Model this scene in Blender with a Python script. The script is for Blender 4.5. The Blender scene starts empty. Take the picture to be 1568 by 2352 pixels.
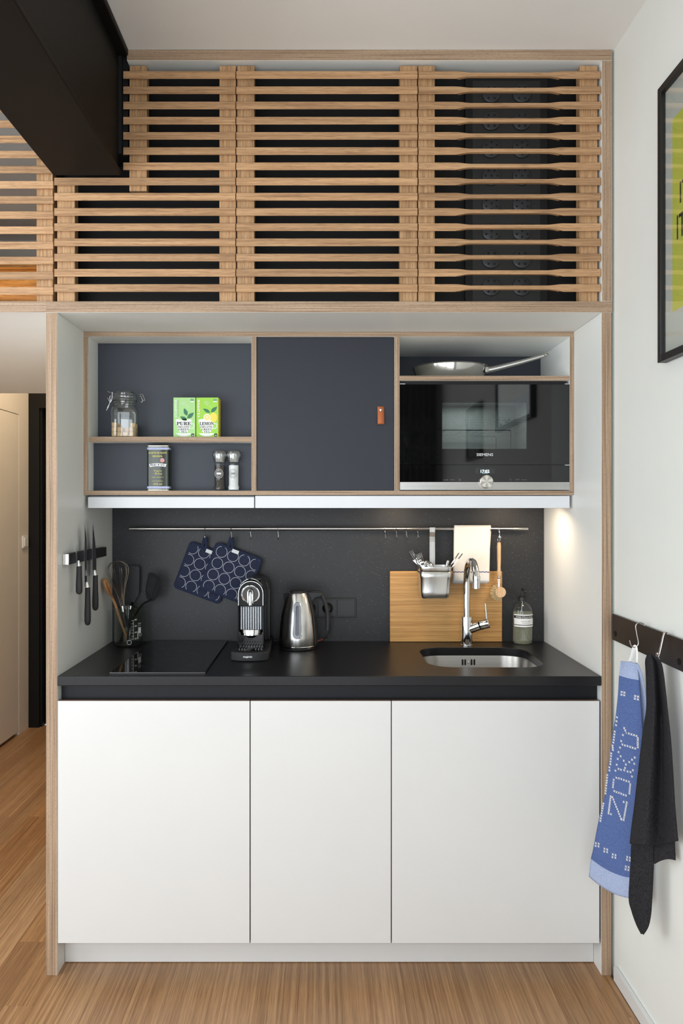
import bpy, bmesh, math, random
from mathutils import Vector, Matrix, noise as mnoise
PI = math.pi
SCN = bpy.context.scene
COL = SCN.collection
random.seed(7)

# ------------------------------------------------------------------ camera, world, lights, exposure
FPX, CAMD, CAMZ, VPX, VPY = 1720.5, 2.325, 1.458, 742.0, 1162.0     # focal length in pixels of 1568x2352, distance, height, vanishing point
cam_d = bpy.data.cameras.new('camera'); cam = bpy.data.objects.new('camera', cam_d); COL.objects.link(cam)
cam_d.sensor_fit = 'VERTICAL'; cam_d.sensor_height = 36.0; cam_d.sensor_width = 24.0
cam_d.lens = FPX / 2352 * 36.0
cam_d.shift_x = (784 - VPX) / 2352.0
cam_d.shift_y = -(1176 - VPY) / 2352.0
cam_d.clip_start = 0.02
cam.location = (0, -CAMD, CAMZ); cam.rotation_euler = (PI / 2, 0, 0)
SCN.camera = cam

SCN.view_settings.view_transform = 'Standard'
SCN.view_settings.look = 'None'
SCN.view_settings.gamma = 1.0
SCN.view_settings.use_curve_mapping = False
SCN.view_settings.exposure = 0.0

wd = bpy.data.worlds.new('world'); SCN.world = wd; wd.use_nodes = True
wd.node_tree.nodes['Background'].inputs[0].default_value = (0.75, 0.85, 1.0, 1)
wd.node_tree.nodes['Background'].inputs[1].default_value = 0.8

def area(name, loc, direction, sx, sy, power, color, spread=PI):
    d = bpy.data.lights.new(name, 'AREA'); d.shape = 'RECTANGLE'; d.size = sx; d.size_y = sy
    d.energy = power; d.color = color; d.spread = spread
    o = bpy.data.objects.new(name, d); COL.objects.link(o); o.location = loc
    o.rotation_euler = Vector(direction).to_track_quat('-Z', 'Y').to_euler()
    return o
Z_SOFFIT = 2.056
# daylight through the two windows behind the photographer
area('daylight', (-1.95, -3.02, 1.45), (0.12, 1, 0.42), 1.9, 2.3, 60, (0.91, 0.962, 1.0))
area('daylight', (-0.10, -3.02, 1.45), (0.0, 1, 0.42), 1.2, 2.3, 30, (0.91, 0.962, 1.0))
area('daylight', (-3.27, -1.35, 1.50), (1, 0.1, 0.30), 1.7, 2.0, 48, (0.91, 0.962, 1.0))
# warm lamps of the hall and of the loft, all above the frame edge or behind walls
area('hall_lamp', (-1.40, 2.00, 2.80), (-0.2, 0.0, -1), 0.25, 0.25, 12, (1.0, 0.80, 0.56))
area('hall_lamp', (-1.62, .75, Z_SOFFIT - .01), (0.1, 0, -1), 0.2, 0.2, 4.5, (1.0, 0.82, 0.60))
area('loft_lamp', (-1.55, 1.25, 2.50), (0.1, 0.6, 0.35), 0.5, 0.08, 0.25, (1.0, 0.75, 0.48))

try:
    cy = SCN.cycles
    cy.use_denoising = True
    cy.max_bounces = 10; cy.diffuse_bounces = 5; cy.glossy_bounces = 5; cy.transparent_max_bounces = 24; cy.transmission_bounces = 6
    cy.sample_clamp_indirect = 4.0; cy.caustics_reflective = False; cy.caustics_refractive = False
except Exception:
    pass

# ------------------------------------------------------------------ helpers: pixels to metres
def sc(Y): return FPX / (CAMD + Y)
def X(px, Y=0.0): return (px - VPX) / sc(Y)
def Z(py, Y=0.0): return CAMZ - (py - VPY) / sc(Y)
def P(px, py, Y): return Vector((X(px, Y), Y, Z(py, Y)))
def project(p):
    s = sc(p[1]); return VPX + p[0] * s, VPY - (p[2] - CAMZ) * s

def lin(c):
    return tuple(((v / 255.0) / 12.92 if v / 255.0 <= 0.04045 else ((v / 255.0 + 0.055) / 1.055) ** 2.4) for v in c)

# ------------------------------------------------------------------ helpers: materials
def new_mat(name):
    m = bpy.data.materials.new(name); m.use_nodes = True
    nt = m.node_tree; b = nt.nodes['Principled BSDF']
    return m, nt, b
def nd(nt, typ, **kw):
    n = nt.nodes.new(typ)
    for k, v in kw.items():
        if k == 'op': n.operation = v
        else: setattr(n, k, v)
    return n
def mth(nt, op, a, b=None, c=None, clamp=False):
    n = nt.nodes.new('ShaderNodeMath'); n.operation = op; n.use_clamp = clamp
    for i, v in enumerate((a, b, c)):
        if v is None: continue
        if hasattr(v, 'links'): nt.links.new(v, n.inputs[i])
        else: n.inputs[i].default_value = v
    return n.outputs[0]
def coords(nt, scale, rnd=True):
    tc = nd(nt, 'ShaderNodeTexCoord'); mp = nd(nt, 'ShaderNodeMapping')
    mp.inputs['Scale'].default_value = scale
    src = tc.outputs['Object']
    if rnd:
        oi = nd(nt, 'ShaderNodeObjectInfo')
        mul = nd(nt, 'ShaderNodeVectorMath', op='SCALE'); mul.inputs[0].default_value = (7.3, 5.1, 9.7)
        nt.links.new(oi.outputs['Random'], mul.inputs['Scale'])
        ad = nd(nt, 'ShaderNodeVectorMath', op='ADD')
        nt.links.new(src, ad.inputs[0]); nt.links.new(mul.outputs[0], ad.inputs[1]); src = ad.outputs[0]
    nt.links.new(src, mp.inputs['Vector'])
    return mp.outputs[0]
def ramp(nt, fac, stops):
    r = nd(nt, 'ShaderNodeValToRGB'); e = r.color_ramp.elements
    while len(e) < len(stops): e.new(0.5)
    for i, (p, c) in enumerate(stops):
        e[i].position = p; e[i].color = (*c, 1) if len(c) == 3 else c
    nt.links.new(fac, r.inputs[0]); return r.outputs[0]
def mixc(nt, fac, a, b, mode='MIX'):
    n = nd(nt, 'ShaderNodeMix', data_type='RGBA', blend_type=mode)
    for s, v in ((n.inputs[0], fac), (n.inputs[6], a), (n.inputs[7], b)):
        if hasattr(v, 'links'): nt.links.new(v, s)
        else: s.default_value = (*v, 1) if isinstance(v, tuple) and len(v) == 3 else v
    return n.outputs[2]
def noise(nt, vec, scale=1.0, detail=4.0, rough=0.55, dist=0.0):
    n = nd(nt, 'ShaderNodeTexNoise'); n.inputs['Scale'].default_value = scale
    n.inputs['Detail'].default_value = detail; n.inputs['Roughness'].default_value = rough
    n.inputs['Distortion'].default_value = dist
    nt.links.new(vec, n.inputs['Vector']); return n.outputs['Fac']
def bump(nt, b, h, strength, dist=0.001):
    n = nd(nt, 'ShaderNodeBump'); n.inputs['Strength'].default_value = strength; n.inputs['Distance'].default_value = dist
    nt.links.new(h, n.inputs['Height']); nt.links.new(n.outputs[0], b.inputs['Normal'])

def plain(name, rgb, rough=0.5, metal=0.0, spec=0.5, var=0.03, coat=0.0, fine=0.0, fs=400.0):
    """one colour with a faint procedural variation"""
    m, nt, b = new_mat(name); c = lin(rgb)
    v = coords(nt, (3, 3, 3)); n = noise(nt, v, 2.0, 3)
    lo = tuple(x * (1 - var) for x in c); hi = tuple(min(1, x * (1 + var)) for x in c)
    nt.links.new(ramp(nt, n, [(0.3, lo), (0.7, hi)]), b.inputs['Base Color'])
    b.inputs['Roughness'].default_value = rough; b.inputs['Metallic'].default_value = metal
    b.inputs['Specular IOR Level'].default_value = spec
    if coat: b.inputs['Coat Weight'].default_value = coat; b.inputs['Coat Roughness'].default_value = 0.03
    if fine:
        bump(nt, b, noise(nt, coords(nt, (1, 1, 1), False), fs, 2), fine, 0.0006)
    return m

def wood(name, dark, mid, light, axis, along=2.0, across=45.0, rough=0.45, use_color=False, pores=0.5, tone=0.18, dist=0.6):
    """grain that runs along one local axis; each object gets its own stretch of the board"""
    m, nt, b = new_mat(name)
    s = [across, across, across]; s['xyz'.index(axis)] = along
    v = coords(nt, tuple(s))
    n1 = noise(nt, v, 1.0, 5, 0.6, dist)
    c = ramp(nt, n1, [(0.28, lin(dark)), (0.5, lin(mid)), (0.72, lin(light))])
    s2 = [across * 7, across * 7, across * 7]; s2['xyz'.index(axis)] = along * 9
    n2 = noise(nt, coords(nt, tuple(s2)), 1.0, 2, 0.5)
    c = mixc(nt, mth(nt, 'MULTIPLY', ramp(nt, n2, [(0.52, (0, 0, 0)), (0.66, (1, 1, 1))]), pores), c, lin(tuple(x * 0.62 for x in dark)))
    oi = nd(nt, 'ShaderNodeObjectInfo')
    br = mth(nt, 'ADD', mth(nt, 'MULTIPLY', oi.outputs['Random'], tone), 1 - tone / 2)
    mul = nd(nt, 'ShaderNodeVectorMath', op='SCALE'); nt.links.new(c, mul.inputs[0]); nt.links.new(br, mul.inputs['Scale'])
    c = mul.outputs[0]
    if use_color:
        c = mixc(nt, 1.0, c, oi.outputs['Color'], 'MULTIPLY')
    nt.links.new(c, b.inputs['Base Color']); b.inputs['Roughness'].default_value = rough
    bump(nt, b, n2, 0.12, 0.0008)
    return m

def plywood(name, axis, rough=0.6):
    """edge of a board: fine plies running along the axis"""
    m, nt, b = new_mat(name)
    s = [330, 330, 330]; s['xyz'.index(axis)] = 3
    s[1] = 8
    n1 = noise(nt, coords(nt, tuple(s)), 1.0, 3, 0.6)
    c = ramp(nt, n1, [(0.28, lin((116, 92, 72))), (0.46, lin((164, 138, 113))), (0.6, lin((180, 154, 128))), (0.78, lin((200, 177, 152)))])
    s2 = [700, 700, 700]; s2['xyz'.index(axis)] = 120; s2[1] = 20
    n2 = noise(nt, coords(nt, tuple(s2)), 1.0, 2)
    c = mixc(nt, mth(nt, 'MULTIPLY', ramp(nt, n2, [(0.52, (0, 0, 0)), (0.68, (1, 1, 1))]), 0.45), c, lin((120, 92, 72)))
    nt.links.new(c, b.inputs['Base Color']); b.inputs['Roughness'].default_value = rough
    return m

def speckled(name, rgb, rough, spec=0.5, dens=150.0, level=(105, 105, 108)):
    m, nt, b = new_mat(name)
    v = coords(nt, (dens, dens, dens), False)
    vo = nd(nt, 'ShaderNodeTexVoronoi'); vo.inputs['Scale'].default_value = 1.0; nt.links.new(v, vo.inputs['Vector'])
    sx = nd(nt, 'ShaderNodeSeparateColor'); nt.links.new(vo.outputs['Color'], sx.inputs[0])
    rad = mth(nt, 'MULTIPLY', mth(nt, 'POWER', sx.outputs[0], 2.0), 0.24)
    dot = mth(nt, 'LESS_THAN', vo.outputs['Distance'], rad)
    n = noise(nt, coords(nt, (1, 1, 1), False), 9.0, 6, 0.7)
    c = lin(rgb)
    base = ramp(nt, n, [(0.3, tuple(x * 0.9 for x in c)), (0.7, tuple(x * 1.1 for x in c))])
    nt.links.new(mixc(nt, mth(nt, 'MULTIPLY', dot, sx.outputs[1]), base, lin(level)), b.inputs['Base Color'])
    b.inputs['Roughness'].default_value = rough; b.inputs['Specular IOR Level'].default_value = spec
    return m

def brushed(name, rgb, rough=0.3, axis='z', fine=260.0):
    m, nt, b = new_mat(name)
    s = [fine, fine, fine]; s['xyz'.index(axis)] = 3
    n = noise(nt, coords(nt, tuple(s), False), 1.0, 3)
    c = lin(rgb)
    nt.links.new(ramp(nt, n, [(0.3, tuple(x * 0.88 for x in c)), (0.7, c)]), b.inputs['Base Color'])
    nt.links.new(mth(nt, 'ADD', mth(nt, 'MULTIPLY', n, 0.16), rough - 0.08), b.inputs['Roughness'])
    b.inputs['Metallic'].default_value = 1.0
    return m

def clear(name, tint=(255, 255, 255), base=0.06, edge=0.75, rough=0.02, dots=0.0):
    """thin glass or plastic: straight see-through with reflections that grow towards the rim"""
    m, nt, b = new_mat(name); nt.nodes.remove(b)
    out = nt.nodes['Material Output']
    tr = nd(nt, 'ShaderNodeBsdfTransparent'); gl = nd(nt, 'ShaderNodeBsdfGlossy'); mx = nd(nt, 'ShaderNodeMixShader')
    t = lin(tint)
    n = noise(nt, coords(nt, (1, 1, 1), False), 30, 2)
    col = ramp(nt, n, [(0.2, tuple(x * 0.98 for x in t)), (0.8, t)])
    if dots:
        tc = nd(nt, 'ShaderNodeTexCoord'); sp = nd(nt, 'ShaderNodeSeparateXYZ'); nt.links.new(tc.outputs['Object'], sp.inputs[0])
        fx = mth(nt, 'SUBTRACT', mth(nt, 'FRACT', mth(nt, 'MULTIPLY', sp.outputs[0], dots)), 0.5)
        fz = mth(nt, 'SUBTRACT', mth(nt, 'FRACT', mth(nt, 'MULTIPLY', sp.outputs[2], dots)), 0.5)
        d = mth(nt, 'ADD', mth(nt, 'MULTIPLY', fx, fx), mth(nt, 'MULTIPLY', fz, fz))
        col = mixc(nt, mth(nt, 'LESS_THAN', d, 0.09), col, tuple(x * 0.55 for x in t))
    nt.links.new(col, tr.inputs[0])
    gl.inputs['Roughness'].default_value = rough
    lw = nd(nt, 'ShaderNodeLayerWeight'); lw.inputs[0].default_value = 0.5
    f = mth(nt, 'ADD', mth(nt, 'MULTIPLY', mth(nt, 'POWER', lw.outputs['Facing'], 3.0), edge), base, clamp=True)
    nt.links.new(f, mx.inputs[0]); nt.links.new(tr.outputs[0], mx.inputs[1]); nt.links.new(gl.outputs[0], mx.inputs[2])
    nt.links.new(mx.outputs[0], out.inputs['Surface'])
    return m

def glow(name, rgb, strength):
    m, nt, b = new_mat(name)
    n = noise(nt, coords(nt, (1, 1, 1), False), 5, 1)
    nt.links.new(ramp(nt, n, [(0, lin(rgb)), (1, lin(rgb))]), b.inputs['Emission Color'])
    b.inputs['Base Color'].default_value = (*lin(rgb), 1); b.inputs['Emission Strength'].default_value = strength
    return m

def fabric(name, rgb, rgb2, scale=900.0, rough=0.95, thread='z'):
    m, nt, b = new_mat(name)
    s = [scale, scale, scale]; s['xyz'.index(thread)] = scale * 0.25
    n = noise(nt, coords(nt, tuple(s), False), 1.0, 2)
    nt.links.new(ramp(nt, n, [(0.35, lin(rgb)), (0.65, lin(rgb2))]), b.inputs['Base Color'])
    b.inputs['Roughness'].default_value = rough; b.inputs['Specular IOR Level'].default_value = 0.15
    bump(nt, b, n, 0.25, 0.0006)
    return m

# ------------------------------------------------------------------ helpers: geometry
class MB:
    def __init__(self): self.v = []; self.f = []; self.m = []
    def add(self, vs, fs, m=0):
        o = len(self.v); self.v += [Vector(p) for p in vs]
        for i, f in enumerate(fs):
            self.f.append([o + k for k in f]); self.m.append(m[i] if isinstance(m, (list, tuple)) else m)
    def box(self, x0, x1, y0, y1, z0, z1, m=0, front=None, top=None, sides=None):
        vs = [(x0, y0, z0), (x1, y0, z0), (x1, y1, z0), (x0, y1, z0), (x0, y0, z1), (x1, y0, z1), (x1, y1, z1), (x0, y1, z1)]
        fs = [(0, 3, 2, 1), (4, 5, 6, 7), (0, 1, 5, 4), (1, 2, 6, 5), (2, 3, 7, 6), (3, 0, 4, 7)]
        ms = [m] * 6
        if front is not None: ms[2] = front
        if top is not None: ms[1] = top
        if sides is not None: ms[3] = ms[5] = sides
        self.add(vs, fs, ms); return self
    def tube(self, pts, r, n=8, closed=False, m=0, caps=True, flat=None):
        pts = [Vector(p) for p in pts]; N = len(pts)
        rs = r if isinstance(r, (list, tuple)) else [r] * N
        vs = []; prev = None
        for i, p in enumerate(pts):
            a = pts[(i - 1) % N] if (closed or i > 0) else p
            b = pts[(i + 1) % N] if (closed or i < N - 1) else p
            t = (b - a).normalized()
            if prev is None:
                up = Vector((0, 0, 1)) if abs(t.z) < 0.9 else Vector((0, 1, 0))
                u = t.cross(up).normalized()
            else:
                u = (prev - t * prev.dot(t)).normalized()
            prev = u; w = t.cross(u)
            for k in range(n):
                an = 2 * PI * k / n
                q = u * math.cos(an) * rs[i] + w * math.sin(an) * rs[i]
                if flat: q = u * math.cos(an) * rs[i] * flat[0] + w * math.sin(an) * rs[i] * flat[1]
                vs.append(p + q)
        fs = []
        for i in range(N if closed else N - 1):
            j = (i + 1) % N
            for k in range(n):
                l = (k + 1) % n; fs.append((i * n + k, i * n + l, j * n + l, j * n + k))
        if caps and not closed:
            fs.append(tuple(range(n - 1, -1, -1))); fs.append(tuple((N - 1) * n + k for k in range(n)))
        self.add(vs, fs, m); return self
    def lathe(self, prof, c, n=28, m=0, axis='z', a0=0.0, a1=2 * PI, caps=True):
        c = Vector(c); full = abs(a1 - a0 - 2 * PI) < 1e-6; cols = n if full else n + 1
        vs = []
        for (r, h) in prof:
            for k in range(cols):
                an = a0 + (a1 - a0) * k / n; x, y = r * math.cos(an), r * math.sin(an)
                vs.append(c + (Vector((x, y, h)) if axis == 'z' else Vector((x, h, y)) if axis == 'y' else Vector((h, x, y))))
        fs = []
        for i in range(len(prof) - 1):
            for k in range(n if full else n):
                l = (k + 1) % cols
                q = (i * cols + k, i * cols + l, (i + 1) * cols + l, (i + 1) * cols + k)
                fs.append(q if axis != 'y' else q[::-1])
        if full and caps:
            if prof[0][0] > 1e-5: fs.append(tuple(range(cols))[::-1] if axis != 'y' else tuple(range(cols)))
            if prof[-1][0] > 1e-5:
                t = tuple((len(prof) - 1) * cols + k for k in range(cols)); fs.append(t if axis != 'y' else t[::-1])
        self.add(vs, fs, m); return self
    def prism(self, poly, d0, d1, axis='y', m=0, face=None):
        """poly in the plane across the axis: y -> (x,z), x -> (y,z), z -> (x,y)"""
        def pt(a, b, d): return (a, d, b) if axis == 'y' else (d, a, b) if axis == 'x' else (a, b, d)
        n = len(poly)
        vs = [pt(a, b, d0) for a, b in poly] + [pt(a, b, d1) for a, b in poly]
        fs = [tuple(range(n)), tuple(range(2 * n - 1, n - 1, -1))] + [((i + 1) % n, i, n + i, n + (i + 1) % n) for i in range(n)]
        ms = [m] * len(fs)
        if face is not None: ms[0] = face
        self.add(vs, fs, ms); return self
    def grid(self, fn, nu, nv, m=0, mrow=None):
        vs = [fn(i / nu, j / nv) for j in range(nv + 1) for i in range(nu + 1)]
        fs = []; ms = []
        for j in range(nv):
            for i in range(nu):
                a = j * (nu + 1) + i; fs.append((a, a + nu + 1, a + nu + 2, a + 1)); ms.append(mrow(i / nu, (j + .5) / nv) if mrow else m)
        self.add(vs, fs, ms); return self
    def xf(self, mat, start=0):
        for i in range(start, len(self.v)): self.v[i] = mat @ self.v[i]
        return self
    def build(self, name, mats, parent=None, bevel=0.0, smooth=True, solid=0.0, seg=2, weld=False, fixn=True, angle=35):
        off = parent.matrix_world.translation if parent else Vector((0, 0, 0))
        if parent:
            off = Vector((0, 0, 0)); q = parent
            while q: off = off + Vector(q.location); q = q.parent
        me = bpy.data.meshes.new(name)
        me.from_pydata([tuple(p - off) for p in self.v], [], self.f)
        for m in (mats if isinstance(mats, (list, tuple)) else [mats]): me.materials.append(m)
        for p, k in zip(me.polygons, self.m): p.material_index = k
        if fixn:
            bm = bmesh.new(); bm.from_mesh(me); bmesh.ops.recalc_face_normals(bm, faces=bm.faces[:]); bm.to_mesh(me); bm.free()
        if smooth:
            me.polygons.foreach_set('use_smooth', [True] * len(me.polygons)); me.set_sharp_from_angle(angle=math.radians(angle))
        me.update()
        o = bpy.data.objects.new(name, me); COL.objects.link(o)
        if parent: o.parent = parent
        if bevel:
            md = o.modifiers.new('bevel', 'BEVEL'); md.width = bevel; md.segments = seg; md.limit_method = 'ANGLE'; md.angle_limit = math.radians(40)
        if solid:
            md = o.modifiers.new('solidify', 'SOLIDIFY'); md.thickness = solid; md.offset = 0
        return o

def rrect(x0, x1, z0, z1, r, n=5):
    pts = []
    for cx, cz, a in ((x1 - r, z0 + r, -PI / 2), (x1 - r, z1 - r, 0), (x0 + r, z1 - r, PI / 2), (x0 + r, z0 + r, PI)):
        for k in range(n + 1):
            an = a + PI / 2 * k / n; pts.append((cx + r * math.cos(an), cz + r * math.sin(an)))
    return pts
def disc(cx, cz, r, n=20): return [(cx + r * math.cos(2 * PI * k / n), cz + r * math.sin(2 * PI * k / n)) for k in range(n)]
def smoothpath(pts, per=6):
    """Catmull-Rom through the points"""
    pts = [Vector(p) for p in pts]; out = []
    for i in range(len(pts) - 1):
        p0 = pts[max(i - 1, 0)]; p1 = pts[i]; p2 = pts[i + 1]; p3 = pts[min(i + 2, len(pts) - 1)]
        for k in range(per):
            t = k / per
            out.append(0.5 * ((2 * p1) + (p2 - p0) * t + (2 * p0 - 5 * p1 + 4 * p2 - p3) * t * t + (3 * p1 - p0 - 3 * p2 + p3) * t ** 3))
    out.append(pts[-1]); return out

def thing(name, loc, label, cat, group=None):
    o = bpy.data.objects.new(name, None); COL.objects.link(o); o.location = loc; o.empty_display_size = 0.05
    tag(o, label, cat, group); return o
def tag(o, label, cat, group=None):
    o['label'] = label; o['category'] = cat
    if group: o['group'] = group
    return o
def struct(o): o['kind'] = 'structure'; return o
def stuff(o): o['kind'] = 'stuff'; return o
def copy_of(o, loc=None, parent=None):
    c = o.copy(); COL.objects.link(c)
    if parent is not None: c.parent = parent
    if loc is not None: c.location = loc
    return c

def text(body, name, m, parent, pos, width=None, height=None, facing='front', bold=0.0, spin=0.0, depth=0.0003, bend=None):
    """flat lettering on a surface; pos = centre in metres"""
    cu = bpy.data.curves.new(name, 'FONT'); cu.body = body; cu.align_x = 'CENTER'; cu.resolution_u = 2; cu.offset = bold; cu.space_line = 0.95
    tmp = bpy.data.objects.new(name, cu); COL.objects.link(tmp)
    me = bpy.data.meshes.new_from_object(tmp.evaluated_get(bpy.context.evaluated_depsgraph_get()))
    bpy.data.objects.remove(tmp)
    me.name = name
    xs = [v.co.x for v in me.vertices]; ys = [v.co.y for v in me.vertices]
    w = max(xs) - min(xs); h = max(ys) - min(ys); cx = (max(xs) + min(xs)) / 2; cz = (max(ys) + min(ys)) / 2
    fx = (width / w) if width else (height / h); fz = (height / h) if height else fx
    R = Matrix.Rotation(spin, 4, 'Y')
    off = Vector((0, 0, 0)); q = parent
    while q: off = off + Vector(q.location); q = q.parent
    for v in me.vertices:
        p = R @ Vector(((v.co.x - cx) * fx, 0, (v.co.y - cz) * fz))
        if facing == 'left': p = Vector((0, -p.x, p.z))      # on the right-hand wall, seen from the room
        elif facing == 'right': p = Vector((0, p.x, p.z))
        p = p + Vector(pos)
        if bend: p = bend(p)
        v.co = p - off
    me.materials.clear(); me.materials.append(m)
    o = bpy.data.objects.new(name, me); COL.objects.link(o); o.parent = parent
    return o

# ------------------------------------------------------------------ materials
WALL = plain('wall_paint', (232, 234, 229), 0.75, var=0.012, fine=0.05)
CEIL = plain('ceiling_paint', (232, 231, 228), 0.85, var=0.012, fine=0.05)
LAM = plain('white_laminate', (238, 239, 235), 0.42, var=0.008)
DOORW = plain('white_lacquer', (224, 224, 222), 0.38, var=0.008)
HALLW = plain('hall_laminate', (218, 210, 198), 0.55, var=0.02)
PLX = plywood('plywood_edge_level', 'x'); PLZ = plywood('plywood_edge_upright', 'z')
OAKX = wood('oak_slat', (146, 108, 74), (182, 141, 101), (205, 164, 122), 'x', 3.0, 130, 0.5, tone=0.3)
OAKZ = wood('oak_post', (154, 115, 77), (190, 149, 107), (211, 171, 128), 'z', 4.0, 140, 0.5, tone=0.12)
FLOORM = wood('bamboo_floor', (138, 104, 74), (168, 132, 97), (194, 158, 120), 'y', 1.2, 120, 0.36, use_color=True, pores=0.45, tone=0.06, dist=0.2)
BOARD = wood('bamboo_board', (176, 122, 62), (208, 156, 90), (226, 180, 116), 'x', 1.0, 170, 0.42, pores=0.5, tone=0.0, dist=0.12)
BOARDEND = plain('board_side', (176, 124, 64), 0.5)
BEECH = wood('beech_wood', (200, 160, 118), (222, 186, 144), (234, 204, 164), 'z', 8, 120, 0.55, pores=0.2, tone=0.0)
SPOONW = wood('cherry_wood', (168, 118, 74), (196, 144, 96), (214, 166, 118), 'z', 8, 120, 0.5, pores=0.3, tone=0.0)
STONE = speckled('black_quartz', (25, 25, 27), 0.34, 0.35, 210, (66, 66, 70))
SPLASH = speckled('backsplash_quartz', (41, 42, 44), 0.45, 0.4, 210, (122, 122, 126))
CHANNEL = plain('anthracite_laminate', (22, 23, 27), 0.5, spec=.3)
DARKBACK = plain('graphite_laminate', (62, 66, 75), 0.5, spec=0.35, var=0.02)
DARKDOOR = plain('graphite_door', (38, 41, 50), 0.5, spec=0.4, var=0.02)
BLACKB = plain('black_board', (24, 23, 24), 0.6, spec=0.3)
BEAMM = plain('black_steel_paint', (15, 14, 13), 0.55, spec=0.22, var=0.12, fine=0.06, fs=60)
BLACK = plain('black_plastic', (26, 26, 27), 0.42)
BLACKM = plain('matte_black_plastic', (36, 36, 38), 0.6)
GBLACK = plain('gloss_black', (9, 9, 10), 0.04, spec=0.62)
STEEL = brushed('brushed_steel', (222, 220, 216), 0.24, 'z')
STEELX = brushed('brushed_steel_level', (190, 188, 184), 0.32, 'x')
SINKM = brushed('sink_steel', (176, 172, 166), 0.3, 'x')
CHROME = plain('chrome', (222, 222, 222), 0.06, metal=1.0, var=0.01)
ALU = plain('white_aluminium', (226, 229, 233), 0.35, var=0.01)
BLADE = plain('knife_steel', (150, 150, 150), 0.22, metal=1.0)
GLASS = clear('clear_glass', (250, 252, 250), 0.12, 0.95)
LEATHER = plain('tan_leather', (178, 98, 52), 0.55, var=0.1, fine=0.2)
WHITE = plain('white_print', (240, 240, 238), 0.6)
NAVY = fabric('navy_denim', (40, 46, 66), (56, 63, 88))
HEADBLACK = plain('piano_black', (7, 7, 8), 0.10, spec=.12)
TOOLBLACK = plain('tool_black', (11, 11, 12), .6, spec=.25)
HOBTRIM = plain('hob_trim', (96, 96, 96), .35, metal=1.0)

# ================================================================== THE ROOM
XW = 0.905                    # right-hand wall
ZCEIL = Z(113)                # ceiling
XH = -1.937                   # left wall of the hall
YB = -2.95                    # window wall behind the photographer
fl = struct(MB().box(-3.2, XW, YB, 2.7, -0.05, -0.012).build('floor', FLOORM, smooth=False))
fl.color = (0.95, 0.93, 0.9, 1)
PW = 0.09
tones = {0: (1.06, 1.0, .92), 1: (.98, .92, .84), 2: (.9, .82, .72), 3: (1.02, .95, .85), 4: (.95, .86, .74)}
fixed = {(-1.2, 0): (1.18, 1.12, .98), (-1.11, 0): (1.16, 1.10, .96), (-1.38, 0): (.96, .80, .60), (-1.29, 0): (1.0, .84, .63), (-1.02, 0): (.74, .64, .55),
         (-1.02, 1): (.98, .86, .70), (-.93, 0): (.98, .90, .80), (-1.38, 1): (1.08, .95, .75), (-1.47, 0): (1.08, .95, .76)}
joint = {-1.02: 0.18, -1.38: 1.19, -1.29: 1.19, -1.56: 1.19, -1.47: 2.1, -1.2: 1.62, -1.11: 1.5}
k = 0
for i in range(-12, 24):
    x0 = round(-1.2 + PW * i, 3); x1 = min(x0 + PW, XW - 0.014)
    if x0 > XW - .03: continue
    yend = 2.66 if x0 < -0.86 else 0.075
    js = joint.get(x0, ((i * 0.47) % 1.35) - 0.2)
    ys = [-0.85] + [y for y in (js - 1.9, js, js + 1.9) if -0.6 < y < yend - .2] + [yend]
    for q in range(len(ys) - 1):
        key = q if len(ys) > 2 else 0
        o = MB().box(x0 + .0002, x1 - .0002, ys[q] + .0002, ys[q + 1] - .0002, -0.0119, 0.0).build('plank', FLOORM, fl, smooth=False)
        c = fixed.get((x0, key)) or tones[(i * 7 + q * 3) % 5]
        o.color = (*c, 1)
struct(MB().box(-3.2, XW, YB, 2.7, ZCEIL, ZCEIL + .06).build('ceiling', CEIL, smooth=False))
struct(MB().box(XW, XW + .1, YB, 2.7, -.05, ZCEIL).build('wall_right', WALL, smooth=False))
wl = MB()
wl.box(-3.3, -3.2, YB, -2.25, -.05, ZCEIL); wl.box(-3.3, -3.2, -.45, 0.0, -.05, ZCEIL); wl.box(-3.3, -3.2, -2.25, -.45, -.05, .45); wl.box(-3.3, -3.2, -2.25, -.45, 2.55, ZCEIL)
struct(wl.build('wall_left', WALL, smooth=False))
w3 = MB()
for y_ in (-2.25, -1.37, -.49): w3.box(-3.27, -3.22, y_, y_ + .04, .45, 2.55)
for z_ in (.45, 2.51): w3.box(-3.265, -3.225, -2.25, -.45, z_, z_ + .04)
struct(w3.build('window_3', plain('window_frame_pale', (180, 180, 178), .5), smooth=False))
struct(MB().box(XW - .0135, XW - .0005, -2.9, -0.022, 0.0, Z(2209)).build('baseboard_right', DOORW, bevel=.002))
# window wall behind the photographer: two openings with frames
wb = MB()
wb.box(-3.2, XW, YB - .1, YB, -.05, .28); wb.box(-3.2, XW, YB - .1, YB, 2.62, ZCEIL)
for a, b in ((-3.2, -2.9), (-1.0, -.72), (.52, XW)): wb.box(a, b, YB - .1, YB, .28, 2.62)
struct(wb.build('wall_back', WALL, smooth=False))
FRAMEW = plain('window_frame_grey', (70, 70, 72), 0.5)
for n, (a, b) in enumerate(((-2.9, -1.0), (-.72, .52))):
    w = MB()
    for x in (a, (a + b) / 2 - .02, b - .04): w.box(x, x + .04, YB - .07, YB - .02, .28, 2.62)
    for z in (.28, 1.0, 2.58): w.box(a, b, YB - .065, YB - .025, z, z + .04)
    struct(w.build('window_%d' % (n + 1), FRAMEW, smooth=False))
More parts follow.
